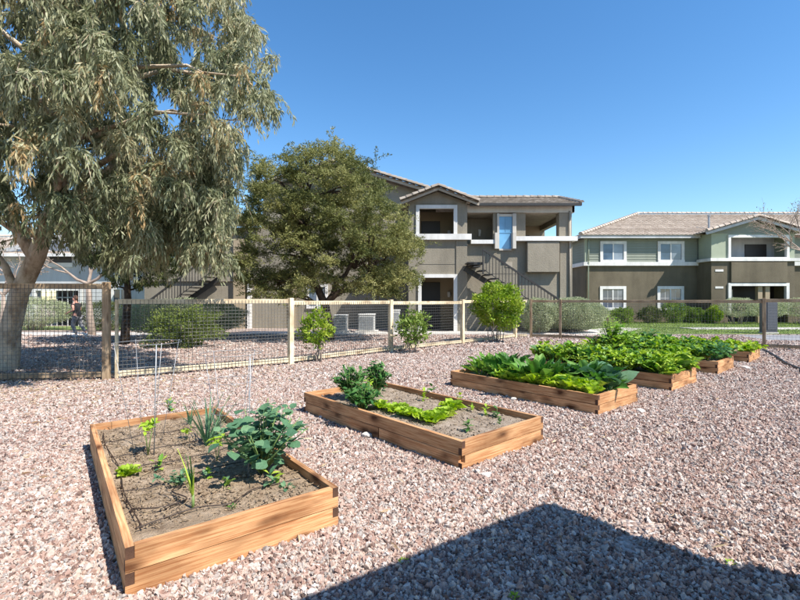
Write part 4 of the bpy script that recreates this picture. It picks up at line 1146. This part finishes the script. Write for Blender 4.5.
    Lk.new(gi.outputs[0], ip.inputs['Points']); Lk.new(g2i.outputs[0], ip.inputs['Instance']); ip.inputs['Pick Instance'].default_value = True
    Lk.new(att('pick', 'INT'), ip.inputs['Instance Index'])
    e2r = N.new('FunctionNodeEulerToRotation'); Lk.new(att('rot', 'FLOAT_VECTOR'), e2r.inputs[0]); Lk.new(e2r.outputs[0], ip.inputs['Rotation'])
    Lk.new(att('siz', 'FLOAT_VECTOR'), ip.inputs['Scale']); Lk.new(ip.outputs[0], go.inputs[0])
    md = o.modifiers.new('scatter', 'NODES'); md.node_group = ng
    tag(o, label, kind='stuff'); print(name, n, 'stones')
gravel('gravel', 1.9, 4.6, .0165, .0255, 11, 'crushed pink and grey granite round the nearest bed', layers=2)
gravel('gravel', 4.6, 8.6, .0215, .029, 12, 'crushed pink and grey granite between the middle beds', layers=1)
gravel('gravel', 8.6, 13.5, .033, .036, 13, 'crushed pink granite along the fence and far beds', layers=1)
gravel('gravel', 13.5, 20.0, .06, .055, 14, 'crushed pink granite beyond the fence', layers=1)

def leaf_litter(n, seed):
    r = np.random.default_rng(seed)
    a = np.stack([r.normal(-6.5, 2.6, n), r.normal(8.6, 2.2, n)], 1); b_ = np.stack([r.uniform(-4, 9, n//5), r.uniform(2.2, 11, n//5)], 1)
    P = np.concatenate([a, b_]); P = P[P[:,1] > 2]; keep = np.ones(len(P), bool)
    for (C0, an, Ls, Ll, sz) in BEDS:
        dx, dy = P[:,0]-C0[0], P[:,1]-C0[1]; u = dx*cos(an)+dy*sin(an); v = -dx*sin(an)+dy*cos(an); keep &= ~((u > -.03) & (u < Ls+.03) & (v > -.03) & (v < Ll+.03))
    P = P[keep]; m = len(P); P3 = np.concatenate([P, r.uniform(.02,.04,(m,1))], 1); D = r.normal(0,1,(m,3)); D[:,2] *= .15; D /= np.linalg.norm(D,axis=1)[:,None]
    tag(leaf_mesh('leaf_litter', P3, D, r.uniform(.05,.12,m), r.uniform(.01,.02,m), M['litter'], r), 'dry fallen eucalyptus leaves scattered on the gravel', kind='stuff')
leaf_litter(4200, 77)
# ---------------------------------------------------------------- trees and shrubs
def branch_path(p, q, n, amp, r, sag=0):
    p = Vector(p); q = Vector(q); out = []
    L = (q-p).length
    for i in range(n+1):
        t = i/n; o = p.lerp(q, t); w_ = sin(pi*t)
        o += Vector((r.uniform(-1,1), r.uniform(-1,1), r.uniform(-.6,.6)))*amp*L*w_ + Vector((0,0,sag*w_*L)); out.append(o)
    return out

def limbs(mb, start, ends, r0, rnd, n=6, amp=.05, sides=8, tip=.012, wob=.15):
    P = []
    for e in ends:
        pts = branch_path(start, e, n, amp, rnd, .05); P.append(pts)
        mb.tube(pts, [r0*(1-i/n)**.8+tip for i in range(n+1)], sides, wob=wob)
    return P

def inside(P, outline):
    """keep points that fall inside a side view outline given as (x/Y, z) world polygon"""
    return in_poly(P, outline)

def pick(n, r, test, lo, hi):
    out = []
    tot = 0
    while tot < n:
        P = r.uniform(lo, hi, (n*2, 3)); P = P[test(P)]; out.append(P); tot += len(P)
    return np.concatenate(out)[:n]

def to_px(P):
    return np.stack([400+450*P[:,0]/P[:,1], 300-450*(P[:,2]-H)/P[:,1]], 1)

# --- weeping eucalyptus
def eucalyptus():
    r = np.random.default_rng(21); rnd = random.Random(21)
    root = empty('eucalyptus_tree', (-8.7, 10.0, 0)); tag(root, 'large weeping eucalyptus with pale mottled trunk and hanging narrow leaves', 'tree')
    o0 = np.array([-8.7, 10.0, 0])
    mb = MB()
    tr = [(-.1,0,-.1),(0,0,.15),(.12,-.05,.9),(.32,-.1,1.7),(.75,-.2,2.5),(1.15,-.35,3.2),(1.6,-.5,4.2),(2.0,-.7,5.4),(2.3,-.8,6.8),(2.4,-.9,8.3)]
    mb.tube(tr, [.29,.225,.19,.175,.165,.145,.13,.11,.08,.04], 14, wob=.35)
    hubs = [(1.0,-.3,2.9),(1.4,-.4,3.7),(1.8,-.6,4.8),(2.1,-.75,6.0),(2.35,-.85,7.4),(.5,-.15,2.1)]
    cl = []
    shape_c = np.array([-6.9, 8.7, 5.9]); rad = np.array([4.6, 3.4, 4.6])
    outline = [(-260,-120),(262,-120),(268,-20),(274,4),(258,20),(266,42),(280,66),(268,92),(284,108),(280,124),(262,140),(256,158),(244,176),(240,215),(240,252),
               (238,280),(234,302),(220,306),(206,296),(202,282),(196,262),(188,272),(170,284),(150,272),(126,284),(100,270),(78,262),(66,246),(52,244),(40,254),(20,256),(0,250),(-60,262),(-260,260)]
    holes = [(168,112,9,13),(62,190,10,12),(8,232,14,8),(105,228,8,7),(35,215,8,8),(228,165,7,7),(92,172,6,6),(45,168,7,6),(235,120,5,8),(232,185,5,6),(20,205,8,6)]
    def test(P):
        q = (P-shape_c)/rad; ok = (q**2).sum(1) < 1
        ok |= (np.abs(P[:,0]+3.75) < .45) & (np.abs(P[:,1]-9.0) < .8) & (P[:,2] > 1.9) & (P[:,2] < 5)
        px = to_px(P); ok &= in_poly(px, outline) & (P[:,1] > 5.0)
        for hx, hy, hw, hh in holes:
            ok &= (((px[:,0]-hx)/hw)**2+((px[:,1]-hy)/hh)**2) > 1
        return ok
    # clump centres
    ctr = pick(420, r, test, shape_c-rad, shape_c+rad)
    for c_ in ctr[:46]:
        h_ = min(hubs, key=lambda h: np.linalg.norm(np.array(h)+o0-c_)+max(0, h[2]-c_[2])*.5)
        limbs(mb, h_, [tuple(c_-o0)], .05, rnd, 6, .06, 6, .008, .2)
    limbs(mb, (.75,-.2,2.5), [(-1.2,.3,4.6)], .13, rnd, 6, .05, 8); limbs(mb, (.32,-.1,1.7), [(-.9,-.3,3.4)], .08, rnd, 6, .06, 7)
    limbs(mb, (1.15,-.35,3.2), [(3.4,-1.0,4.7),(2.9,.6,5.4)], .12, rnd, 7, .05, 8)
    mb.build('trunk', M['bark_pale'], root, smooth=True)
    # sprays: from each clump twigs arch outwards and fall, with hanging leaves
    ctr2 = np.concatenate([ctr, pick(430, r, test, shape_c-rad, shape_c+rad), pick(34, r, test, np.array([-4.3,8.2,2.2]), np.array([-3.2,9.6,4.8])), pick(40, r, test, np.array([-6.6,8.3,2.3]), np.array([-3.5,9.8,4.2]))])
    Ps = []; Ds = []; Ts = []; tw = MB()
    for c_ in ctr2:
        cs = r.uniform(.28, .62); ct = r.uniform(-.22, .22)+.45+.35*mnoise.noise(Vector(c_)*.8)
        brown = r.random() < .12
        for s_i in range(int(r.integers(9, 15))):
            az = r.uniform(0, 2*pi); v0 = r.uniform(.1, .75); Ls = cs*r.uniform(.7, 1.5); n = int(Ls*54)+4
            t = np.linspace(.1, 1, n); hx = cos(az)*v0*Ls*t; hy = sin(az)*v0*Ls*t
            z = c_[2]+Ls*(.42*t-1.15*t*t)+cs*.3; b0 = c_+r.normal(0,.07,3)
            x = b0[0]+hx; y = b0[1]+hy
            tip = np.array([[x[-1], y[-1], z[-1]]])
            if not test(tip)[0] and r.random() < .9: continue
            p = np.stack([x,y,z],1)+r.normal(0,.02,(n,3))
            slope = .42-2.3*t
            d = np.stack([cos(az)*v0*.6+r.normal(0,.5,n), sin(az)*v0*.6+r.normal(0,.5,n), np.minimum(slope,.1)*.9-.35+r.normal(0,.3,n)],1)
            Ps.append(p); Ds.append(d); Ts.append(np.clip((.92 if brown and s_i % 2 else ct)+r.normal(0,.15,n),0,1))
            if r.random() < .3: tw.tube([tuple(np.array([x[i],y[i],z[i]])-o0) for i in (0, n//2, n-1)], [.006,.004,.002], 3, cap=False)
    tw.build('twigs', M['bark_pale'], root)['kind'] = 'stuff'
    P = np.concatenate(Ps)-o0; D = np.concatenate(Ds); D /= np.linalg.norm(D,axis=1)[:,None]
    print('eucalyptus leaves', len(P))
    leaf_mesh('crown', P, D, r.uniform(.09,.165,len(P)), r.uniform(.02,.032,len(P)), M['leaf_euc'], r, root, np.concatenate(Ts), kind='stuff', fold=.15)
eucalyptus()

def leafy_tree(name, label, base, trunk, hubs, c_, rad, outline, holes, ncl, per, spread, L, Wd, mat, bark, seed, r0=.14, nl=26, droop=0, cat='tree', limb_n=28, up=.4, group=None, ymin=0, cl_bias=1.0):
    r = np.random.default_rng(seed); rnd = random.Random(seed)
    root = empty(name, base); tag(root, label, cat, group)
    o0 = np.array(base); mb = MB(); n = len(trunk)
    mb.tube(trunk, [r0*(1-.75*i/(n-1)) for i in range(n)], 10, wob=.25)
    c_ = np.array(c_, float); rad = np.array(rad, float)
    def test(P):
        q = (P-c_)/rad; ok = (q**2).sum(1) < 1
        if outline is not None:
            px = to_px(P); ok &= in_poly(px, outline)
            for hx, hy, hw, hh in (holes or ()): ok &= (((px[:,0]-hx)/hw)**2+((px[:,1]-hy)/hh)**2) > 1
        if ymin: ok &= P[:,1] > ymin
        return ok
    ctr = pick(ncl, r, test, c_-rad, c_+rad)
    for q in ctr[:limb_n]:
        h_ = min(hubs, key=lambda h: np.linalg.norm(np.array(h)+o0-q)+max(0, h[2]+o0[2]-q[2]))
        limbs(mb, h_, [tuple(q-o0)], r0*.3, rnd, 6, .07, 6, .006, .2)
    mb.build('trunk', bark, root, smooth=True)
    csz = r.uniform(.6, 1.25, ncl)
    P = np.repeat(ctr, per, 0)+r.normal(0, 1, (ncl*per,3))*spread*np.repeat(csz, per)[:,None]
    # leaves sit along short twigs so that they read as sprays
    ntw = ncl*per//nl
    tb = P[r.choice(len(P), ntw, replace=False)]; dirs = r.normal(0,1,(ntw,3)); dirs[:,2] = dirs[:,2]*.6+up-droop; dirs /= np.linalg.norm(dirs,axis=1)[:,None]
    tl = r.uniform(.5, 1.3, ntw)*spread*1.1
    t = r.uniform(0, 1, (ntw, nl)); P = (tb[:,None,:]+dirs[:,None,:]*t[:,:,None]*tl[:,None,None]).reshape(-1,3)+r.normal(0,L*.3,(ntw*nl,3))
    D = np.repeat(dirs, nl, 0)*.8+r.normal(0,.6,(ntw*nl,3)); D[:,2] -= droop; D /= np.linalg.norm(D,axis=1)[:,None]
    ct = np.repeat(np.array([mnoise.noise(Vector(p)*1.1) for p in tb])*.5+.5, nl)
    ok = test(P) if outline is not None else np.ones(len(P), bool)
    T_ = np.clip(ct+r.normal(0,.16,len(P)),0,1)
    P, D, T_ = P[ok], D[ok], T_[ok]; print(name, len(P))
    leaf_mesh('crown', P-o0, D, r.uniform(.7,1.3,len(P))*L, Wd*r.uniform(.8,1.2,len(P)), mat, r, root, T_, kind='stuff')
    return root

# dark drooping tree behind the eucalyptus
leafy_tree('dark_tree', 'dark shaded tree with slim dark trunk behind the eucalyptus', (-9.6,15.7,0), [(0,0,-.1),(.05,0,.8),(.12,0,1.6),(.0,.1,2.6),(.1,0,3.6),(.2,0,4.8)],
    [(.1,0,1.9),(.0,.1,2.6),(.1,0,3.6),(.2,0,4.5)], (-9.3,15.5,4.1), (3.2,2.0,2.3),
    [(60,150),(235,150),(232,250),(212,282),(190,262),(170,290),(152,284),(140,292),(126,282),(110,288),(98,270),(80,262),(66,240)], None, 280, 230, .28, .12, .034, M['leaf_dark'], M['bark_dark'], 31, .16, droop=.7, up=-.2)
# olive tree
ol = [(236,304),(232,255),(240,215),(238,182),(250,166),(258,148),(270,156),(278,146),(292,138),(303,150),(316,139),(326,152),(334,132),(342,150),(350,148),(358,144),(366,158),(380,156),(364,174),
      (388,178),(390,194),(412,206),(412,228),(428,246),(418,262),(426,276),(414,294),(396,302),(386,292),(370,303),(352,290),(336,294),(320,282),(306,296),(288,304),(262,306)]
def olive():
    r = np.random.default_rng(32); rnd = random.Random(32); o0 = np.array([-2.75,17.2,0])
    root = empty('olive_tree', tuple(o0)); tag(root, 'broad olive green tree in front of the taupe building gable', 'tree')
    mb = MB(); tr = [(.1,0,-.1),(.05,0,.7),(-.1,0,1.4),(-.5,.1,2.2),(-.9,.1,3.2),(-1.0,0,4.4),(-.9,0,5.4)]
    mb.tube(tr, [.19,.17,.15,.13,.1,.07,.03], 10, wob=.25); limbs(mb, (-.1,0,1.4), [(1.6,.2,3.6),(2.2,-.4,2.9)], .11, rnd, 7, .06, 8)
    c_ = np.array([-2.6,17.2,4.4]); rad = np.array([4.3,2.5,4.2])
    def test(P):
        q = (P-c_)/rad; px = to_px(P); ok = ((q**2).sum(1) < 1) & in_poly(px, ol)
        for hx, hy, hw, hh in [(352,272,7,5),(300,252,5,4),(394,216,4,5),(272,176,5,4),(262,232,5,6),(338,176,4,4)]: ok &= (((px[:,0]-hx)/hw)**2+((px[:,1]-hy)/hh)**2) > 1
        return ok
    ctr = pick(350, r, test, c_-rad, c_+rad)
    for q in ctr[:60]:
        h_ = min(tr[2:]+[(1.0,.1,2.8),(1.6,-.2,2.6)], key=lambda h: np.linalg.norm(np.array(h)+o0-q)+max(0, h[2]-q[2])); limbs(mb, h_, [tuple(q-o0)], .05, rnd, 6, .07, 6, .006, .2)
    mb.build('trunk', M['bark_dark'], root, smooth=True)
    Ps = []; Ds = []; Ts = []
    for q in ctr:
        cs = r.uniform(.35, .75); ct = .42+.5*mnoise.noise(Vector(q)*.7)+r.uniform(-.15,.15)
        for k_ in range(int(r.integers(16, 26))):
            d0 = r.normal(0,1,3); d0[2] = abs(d0[2])*.7-.15; d0 /= np.linalg.norm(d0); Lt = cs*r.uniform(.5,1.25); n = int(34*Lt/.6)+6; t = np.linspace(.05,1,n)
            tip = (q+d0*Lt)[None]
            if not test(tip)[0] and r.random() < .85: continue
            p = q+r.normal(0,.08,3)+d0*t[:,None]*Lt; p[:,2] -= .35*Lt*t*t; p += r.normal(0,.03,(n,3))
            d = d0*.7+r.normal(0,.6,(n,3)); Ps.append(p); Ds.append(d); Ts.append(np.clip(ct+r.normal(0,.16,n),0,1))
    P = np.concatenate(Ps)-o0; D = np.concatenate(Ds); D /= np.linalg.norm(D,axis=1)[:,None]; print('olive leaves', len(P))
    leaf_mesh('crown', P, D, r.uniform(.055,.11,len(P)), r.uniform(.024,.038,len(P)), M['leaf_olive'], r, root, np.concatenate(Ts), kind='stuff')
olive()
# upper sprigs above the olive crown
# pale bare tree behind the person
def bare_tree(name, label, base, trunk, r0, segs, bark, seed, leaves=None, lmat=None, target=None, depth=4, sprd=.55, L0=1.2):
    rnd = random.Random(seed); root = empty(name, base); tag(root, label, 'tree'); mb = MB(); tips = []
    n = len(trunk); mb.tube(trunk, [r0*(1-.5*i/(n-1)) for i in range(n)], 9, wob=.25)
    def rec(p, d, L, r_, k):
        q = p+d*L; m_ = p.lerp(q,.5)+Vector((rnd.uniform(-1,1),rnd.uniform(-1,1),rnd.uniform(-1,1)))*L*.09
        mb.tube([p, m_, q], [r_, r_*.8, r_*.62], 6 if k > 1 else 4, cap=False); tips.append((p,q,k))
        if k == 0: return
        for _ in range(segs):
            nd = (d+Vector((rnd.gauss(0,sprd),rnd.gauss(0,sprd),rnd.gauss(.05,sprd*.8)))).normalized(); rec(q if rnd.random() < .7 else m_, nd, L*rnd.uniform(.6,.85), r_*.62, k-1)
    for d in (target or [(-.5,-.2,.8),(.5,.2,.8),(0,.3,1)]):
        rec(Vector(trunk[-1]), Vector(d).normalized(), L0, r0*.45, depth)
    mb.build('trunk', bark, root, smooth=True)
    if leaves:
        r = np.random.default_rng(seed); P = []
        for p, q, k in tips:
            if k <= 1:
                for _ in range(leaves): P.append(np.array(p.lerp(q, rnd.random()))+r.normal(0,.05,3))
        P = np.array(P); D = r.normal(0,1,(len(P),3)); D /= np.linalg.norm(D,axis=1)[:,None]
        leaf_mesh('crown', P, D, .09, .04, lmat, r, root, kind='stuff')
    return root
bare_tree('pale_tree', 'slim pale trunked bare tree behind the walking person', (-13.9,20.2,0), [(.1,0,-.1),(0,0,.8),(-.05,0,1.7),(-.1,0,2.3)], .17, 2, M['bark_grey'], 41, 5, M['leaf_dry'], [(-.9,0,.5),(.8,0,.6),(-.1,.2,1)], 4, .5, 1.0)
bare_tree('bare_tree', 'bare whitish branched tree at the far left edge behind the trunk', (-18.6,21.0,0), [(0,0,-.1),(.1,0,1.0),(.1,0,1.8)], .14, 2, M['bark_grey'], 42, 3, M['leaf_dry'], [(-.7,0,.7),(.7,0,.7),(0,.2,1)], 4, .55, .95)
bare_tree('sparse_tree', 'sparse brown leaved tree reaching in front of the sage house at right edge', (20.7,22.4,0), [(0,0,-.1),(-.05,0,1.6),(-.1,0,3.0),(-.2,0,3.9)], .09, 3, M['bark_grey'], 45, 1, M['leaf_dry'], [(-.7,.1,.45),(-.5,0,.95),(-.9,-.1,.2)], 4, .42, 1.2)

def shrub(name, label, x, y, rx, ry, z0, z1, mat, seed, n=6000, L=.06, Wd=.025, group=None, lump=.25, stems=True, cat='shrub'):
    """mound of leaves on short stems with an uneven surface"""
    r = np.random.default_rng(seed); rnd = random.Random(seed); root = empty(name, (x, y, 0)); tag(root, label, cat, group)
    u = r.normal(0,1,(n,3)); u /= np.linalg.norm(u,axis=1)[:,None]
    h = (z1-z0)/2; f = np.array([1+lump*mnoise.noise(Vector(q)*2.2+Vector((seed,0,0)))*1.6 for q in u])
    rr_ = r.uniform(.55, 1.0, n)**.5*f
    P = u*rr_[:,None]*np.array([rx,ry,h])+np.array([0,0,z0+h]); P[:,2] = np.maximum(P[:,2], z0*.8+.02)
    D = u*.7+r.normal(0,.6,(n,3))+np.array([0,0,.35]); D /= np.linalg.norm(D,axis=1)[:,None]
    ct = np.array([mnoise.noise(Vector(p)*2.5+Vector((seed,0,0))) for p in P])*.45+.5
    leaf_mesh('crown', P, D, r.uniform(.7,1.3,n)*L, Wd, mat, r, root, np.clip(ct+r.normal(0,.15,n),0,1), kind='stuff')
    mb = MB(); 
    for i in range(max(5, int(rx*12))):
        a = rnd.uniform(0,2*pi); q = rnd.uniform(.1,.75)
        mb.tube(branch_path((cos(a)*rx*q*.5, sin(a)*ry*q*.5, -.05), (cos(a)*rx*q, sin(a)*ry*q, z0+h*1.1), 4, .08, rnd), [.02,.016,.012,.008,.005], 5)
    mb.build('stem', M['bark_grey'], root, smooth=True)
    return root
# young citrus shrubs by the fence
shrub('citrus_shrub', 'young yellow green citrus shrub in front of the left fence post', -2.1, 11.35, .36, .34, .45, 1.26, M['leaf_citrus'], 51, 700, .13, .06, lump=.5)
shrub('citrus_shrub', 'young mid green citrus shrub at the middle of the pale fence', .40, 13.2, .42, .38, .3, 1.2, M['leaf_green'], 52, 950, .12, .055, lump=.6)
shrub('citrus_shrub', 'large round bright green citrus bush at the far fence corner', 3.6, 16.6, .80, .75, .6, 2.12, M['leaf_citrus'], 53, 6500, .12, .055, lump=.42)
# sage hedges
shrub('sage_hedge', 'large rounded grey green hedge at the foot of the outside stairs', 8.1, 21.3, 1.7, .95, .12, 1.68, M['leaf_sage'], 61, 34000, .06, .028, lump=.12)
shrub('sage_hedge', 'small grey green hedge left of the large rounded hedge', 6.35, 20.7, .85, .65, .12, 1.66, M['leaf_sage'], 62, 14000, .06, .028, lump=.15)
shrub('sage_hedge', 'long low grey green hedge beyond the dark tree', -9.0, 18.6, 2.7, 1.1, .15, 1.62, M['leaf_sage'], 63, 40000, .06, .028, lump=.15)
shrub('green_shrub', 'mid green spreading shrub in front of the long grey green hedge', -7.1, 14.8, 1.05, .7, .05, 1.25, M['leaf_mid'], 64, 9000, .08, .035, lump=.6)
shrub('green_shrub', 'wide pale green hedge in front of the white framed opening at far left', -19.2, 23.6, 2.1, .9, .2, 1.65, M['leaf_sage'], 65, 16000, .07, .03, lump=.2)
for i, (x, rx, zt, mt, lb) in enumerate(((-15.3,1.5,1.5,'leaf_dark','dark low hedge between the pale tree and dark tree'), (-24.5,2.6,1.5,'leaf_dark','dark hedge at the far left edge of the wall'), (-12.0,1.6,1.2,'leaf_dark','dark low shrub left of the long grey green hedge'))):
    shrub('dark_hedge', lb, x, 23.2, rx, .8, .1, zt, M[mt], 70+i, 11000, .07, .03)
# planting along the sage house
row = [(15.0,.85,1.25,'leaf_green','green shrub left of the first lower window'), (16.8,.9,1.3,'leaf_dark','dark green shrub under the first lower window'), (18.4,.8,1.75,'leaf_green','taller bushy green shrub between the two lower windows'),
       (19.9,.8,1.3,'leaf_green','green shrub under the second lower window'), (20.6,.35,1.35,'leaf_citrus','slim yellow green shrub beside the dark side wall')]
for i, (x, rx, zt, mt, lb) in enumerate(row):
    shrub('green_shrub', lb, x, 30.3 if i < 4 else 29.5, rx*.8, .6, .08, zt*.82, M[mt], 80+i, 4500, .09, .04, lump=.5)
mounds = [(22.0,1.3,1.5,'grey green mound left of the white porch frame'), (23.9,1.2,1.35,'grey green mound below the porch windows'), (26.0,1.1,1.45,'grey green mound right of the dark utility cabinet'), (27.9,1.0,1.3,'grey green mound near the right edge of the picture')]
for i, (x, rx, zt, lb) in enumerate(mounds):
    shrub('sage_mound', lb, x, 29.2, rx, .8, .45, zt+.25, M['leaf_sage'], 90+i, 7000, .06, .03, lump=.15)

# ---------------------------------------------------------------- the walking person
def skin_mesh(name, verts, edges, radii, mat, parent, root_i=0, sub=2):
    me = bpy.data.meshes.new(name); me.from_pydata(verts, edges, []); me.materials.append(mat)
    o = bpy.data.objects.new(name, me); C.objects.link(o); o.parent = parent
    md = o.modifiers.new('skin', 'SKIN'); md.use_smooth_shade = True
    sv = me.skin_vertices
    if not sv:
        bm = bmesh.new(); bm.from_mesh(me); bm.verts.layers.skin.verify(); bm.to_mesh(me); bm.free(); sv = me.skin_vertices
    for v, r_ in zip(sv[0].data, radii):
        v.radius = r_ if hasattr(r_, '__len__') else (r_, r_); v.use_root = False
    sv[0].data[root_i].use_root = True
    ss = o.modifiers.new('sub', 'SUBSURF'); ss.levels = sub; ss.render_levels = sub
    return o
pr = empty('person', (-13.65, 19.0, 0.03)); tag(pr, 'person in black sleeveless top and grey trousers walking left on the path', 'person')
# local x points right in the picture; the person walks towards -x
V = []; E = []; Rr = []
def chain(pts, start=None):
    prev = start
    for (x, y, z, r_) in pts:
        V.append((x,y,z)); Rr.append(r_); i = len(V)-1
        if prev is not None: E.append((prev, i))
        prev = i
    return prev
pel = chain([(.02,0,.88,(.11,.09))])
ch = chain([(.0,0,1.05,(.11,.09)),(-.02,0,1.22,(.14,.10)),(-.03,0,1.36,(.15,.11)),(-.05,0,1.44,(.06,.06)),(-.07,0,1.52,(.075,.085)),(-.08,0,1.60,(.095,.10)),(-.07,0,1.67,(.07,.075))], pel)
shl = 3
def arm(side, el, wr, sh):
    s_ = chain([(-.03, side*.17, 1.37, .055), (*sh, .052), (*el, .04), (*wr, .028)], shl)
    hx, hy, hz_ = wr; palm = chain([(hx-.05, hy, hz_-.03, .03), (hx-.085, hy, hz_-.05, .026)], s_)
    for k_ in range(4):
        dy = (k_-1.5)*.022; L_ = (.05,.06,.057,.042)[k_]
        chain([(hx-.115, hy+dy, hz_-.065, .009), (hx-.12-L_*.6, hy+dy, hz_-.085, .008), (hx-.12-L_, hy+dy, hz_-.11, .007)], palm)
    chain([(hx-.07, hy-side*.035, hz_-.03, .010), (hx-.10, hy-side*.045, hz_-.05, .008)], s_+1)
arm(-1, (.04,-.24,1.12), (-.16,-.22,1.04), (.0,-.22,1.26)); arm(1, (-.02,.24,1.10), (-.2,.2,1.0), (-.02,.22,1.26))
def leg(side, kn, an, toe):
    chain([(.02, side*.09, .84, .095), (*kn, .06), (*an, .038), (*toe, .035)], pel)
leg(-1, (-.10,-.1,.48), (.06,-.1,.09), (-.10,-.1,.04)); leg(1, (.10,.1,.50), (.32,.1,.16), (.22,.1,.05))
skin_mesh('body', V, E, Rr, M['skin'], pr)
V = []; E = []; Rr = []
c0 = chain([(.02,0,.82,(.17,.14)),(.02,0,.90,(.18,.15))]); c1 = chain([(.0,0,1.06,(.155,.13)),(-.02,0,1.22,(.18,.14)),(-.03,0,1.36,(.165,.125)),(-.045,0,1.41,(.08,.08))], c0)
for sd in (-1,1): chain([(-.03, sd*.16, 1.37, .075), (.0, sd*.215, 1.29, .066)], 4)
skin_mesh('shirt', V, E, Rr, M['shirt'], pr)
V = []; E = []; Rr = []
c0 = chain([(.02,0,.93,(.165,.135))])
for sd, kn, an in ((-1,(-.10,-.1,.48),(.05,-.1,.13)),(1,(.10,.1,.50),(.30,.1,.20))): chain([(.02, sd*.09, .82, .115), (*kn, .082), (*an, .06)], c0)
skin_mesh('trousers', V, E, Rr, M['trousers'], pr)
for (x, y, z, pit) in ((-.02,-.1,.045,0),(.27,.1,.10,.5)):
    bm = bmesh.new(); bmesh.ops.create_uvsphere(bm, u_segments=14, v_segments=8, radius=1)
    for v in bm.verts:
        v.co.x *= .14; v.co.y *= .05; v.co.z = max(-.04, v.co.z*(.055+.03*v.co.x/.14))
    me = bpy.data.meshes.new('shoe'); bm.to_mesh(me); bm.free(); me.materials.append(M['shoe']); inst('shoe', me, pr, (x, y, z), (0, pit, 0))
bm = bmesh.new(); bmesh.ops.create_uvsphere(bm, u_segments=18, v_segments=12, radius=1)
for v in bm.verts:
    c_ = v.co.copy(); f_ = 1.0 if (c_.z > .15 or c_.x > .25) else .8
    v.co = Vector((c_.x*.106*f_, c_.y*.098*f_, c_.z*.115*f_))
me = bpy.data.meshes.new('hair'); bm.to_mesh(me); bm.free(); me.materials.append(M['hair']); inst('hair', me, pr, (-.055, 0, 1.625), (0, .12, 0))
def blob(name, x, y, z, sx, sy, sz, m_):
    bm = bmesh.new(); bmesh.ops.create_uvsphere(bm, u_segments=10, v_segments=6, radius=1); me = bpy.data.meshes.new(name); bm.to_mesh(me); bm.free(); me.materials.append(m_)
    return inst(name, me, pr, (x, y, z), (0,0,0), (sx, sy, sz))
blob('nose', -.178, 0, 1.58, .018, .012, .02, M['skin'])
for sd in (-1,1): blob('ear', -.075, sd*.095, 1.585, .016, .01, .028, M['skin']); blob('eye', -.162, sd*.03, 1.605, .008, .011, .007, M['shirt'])
blob('mouth', -.165, 0, 1.545, .008, .022, .005, M['skin'])
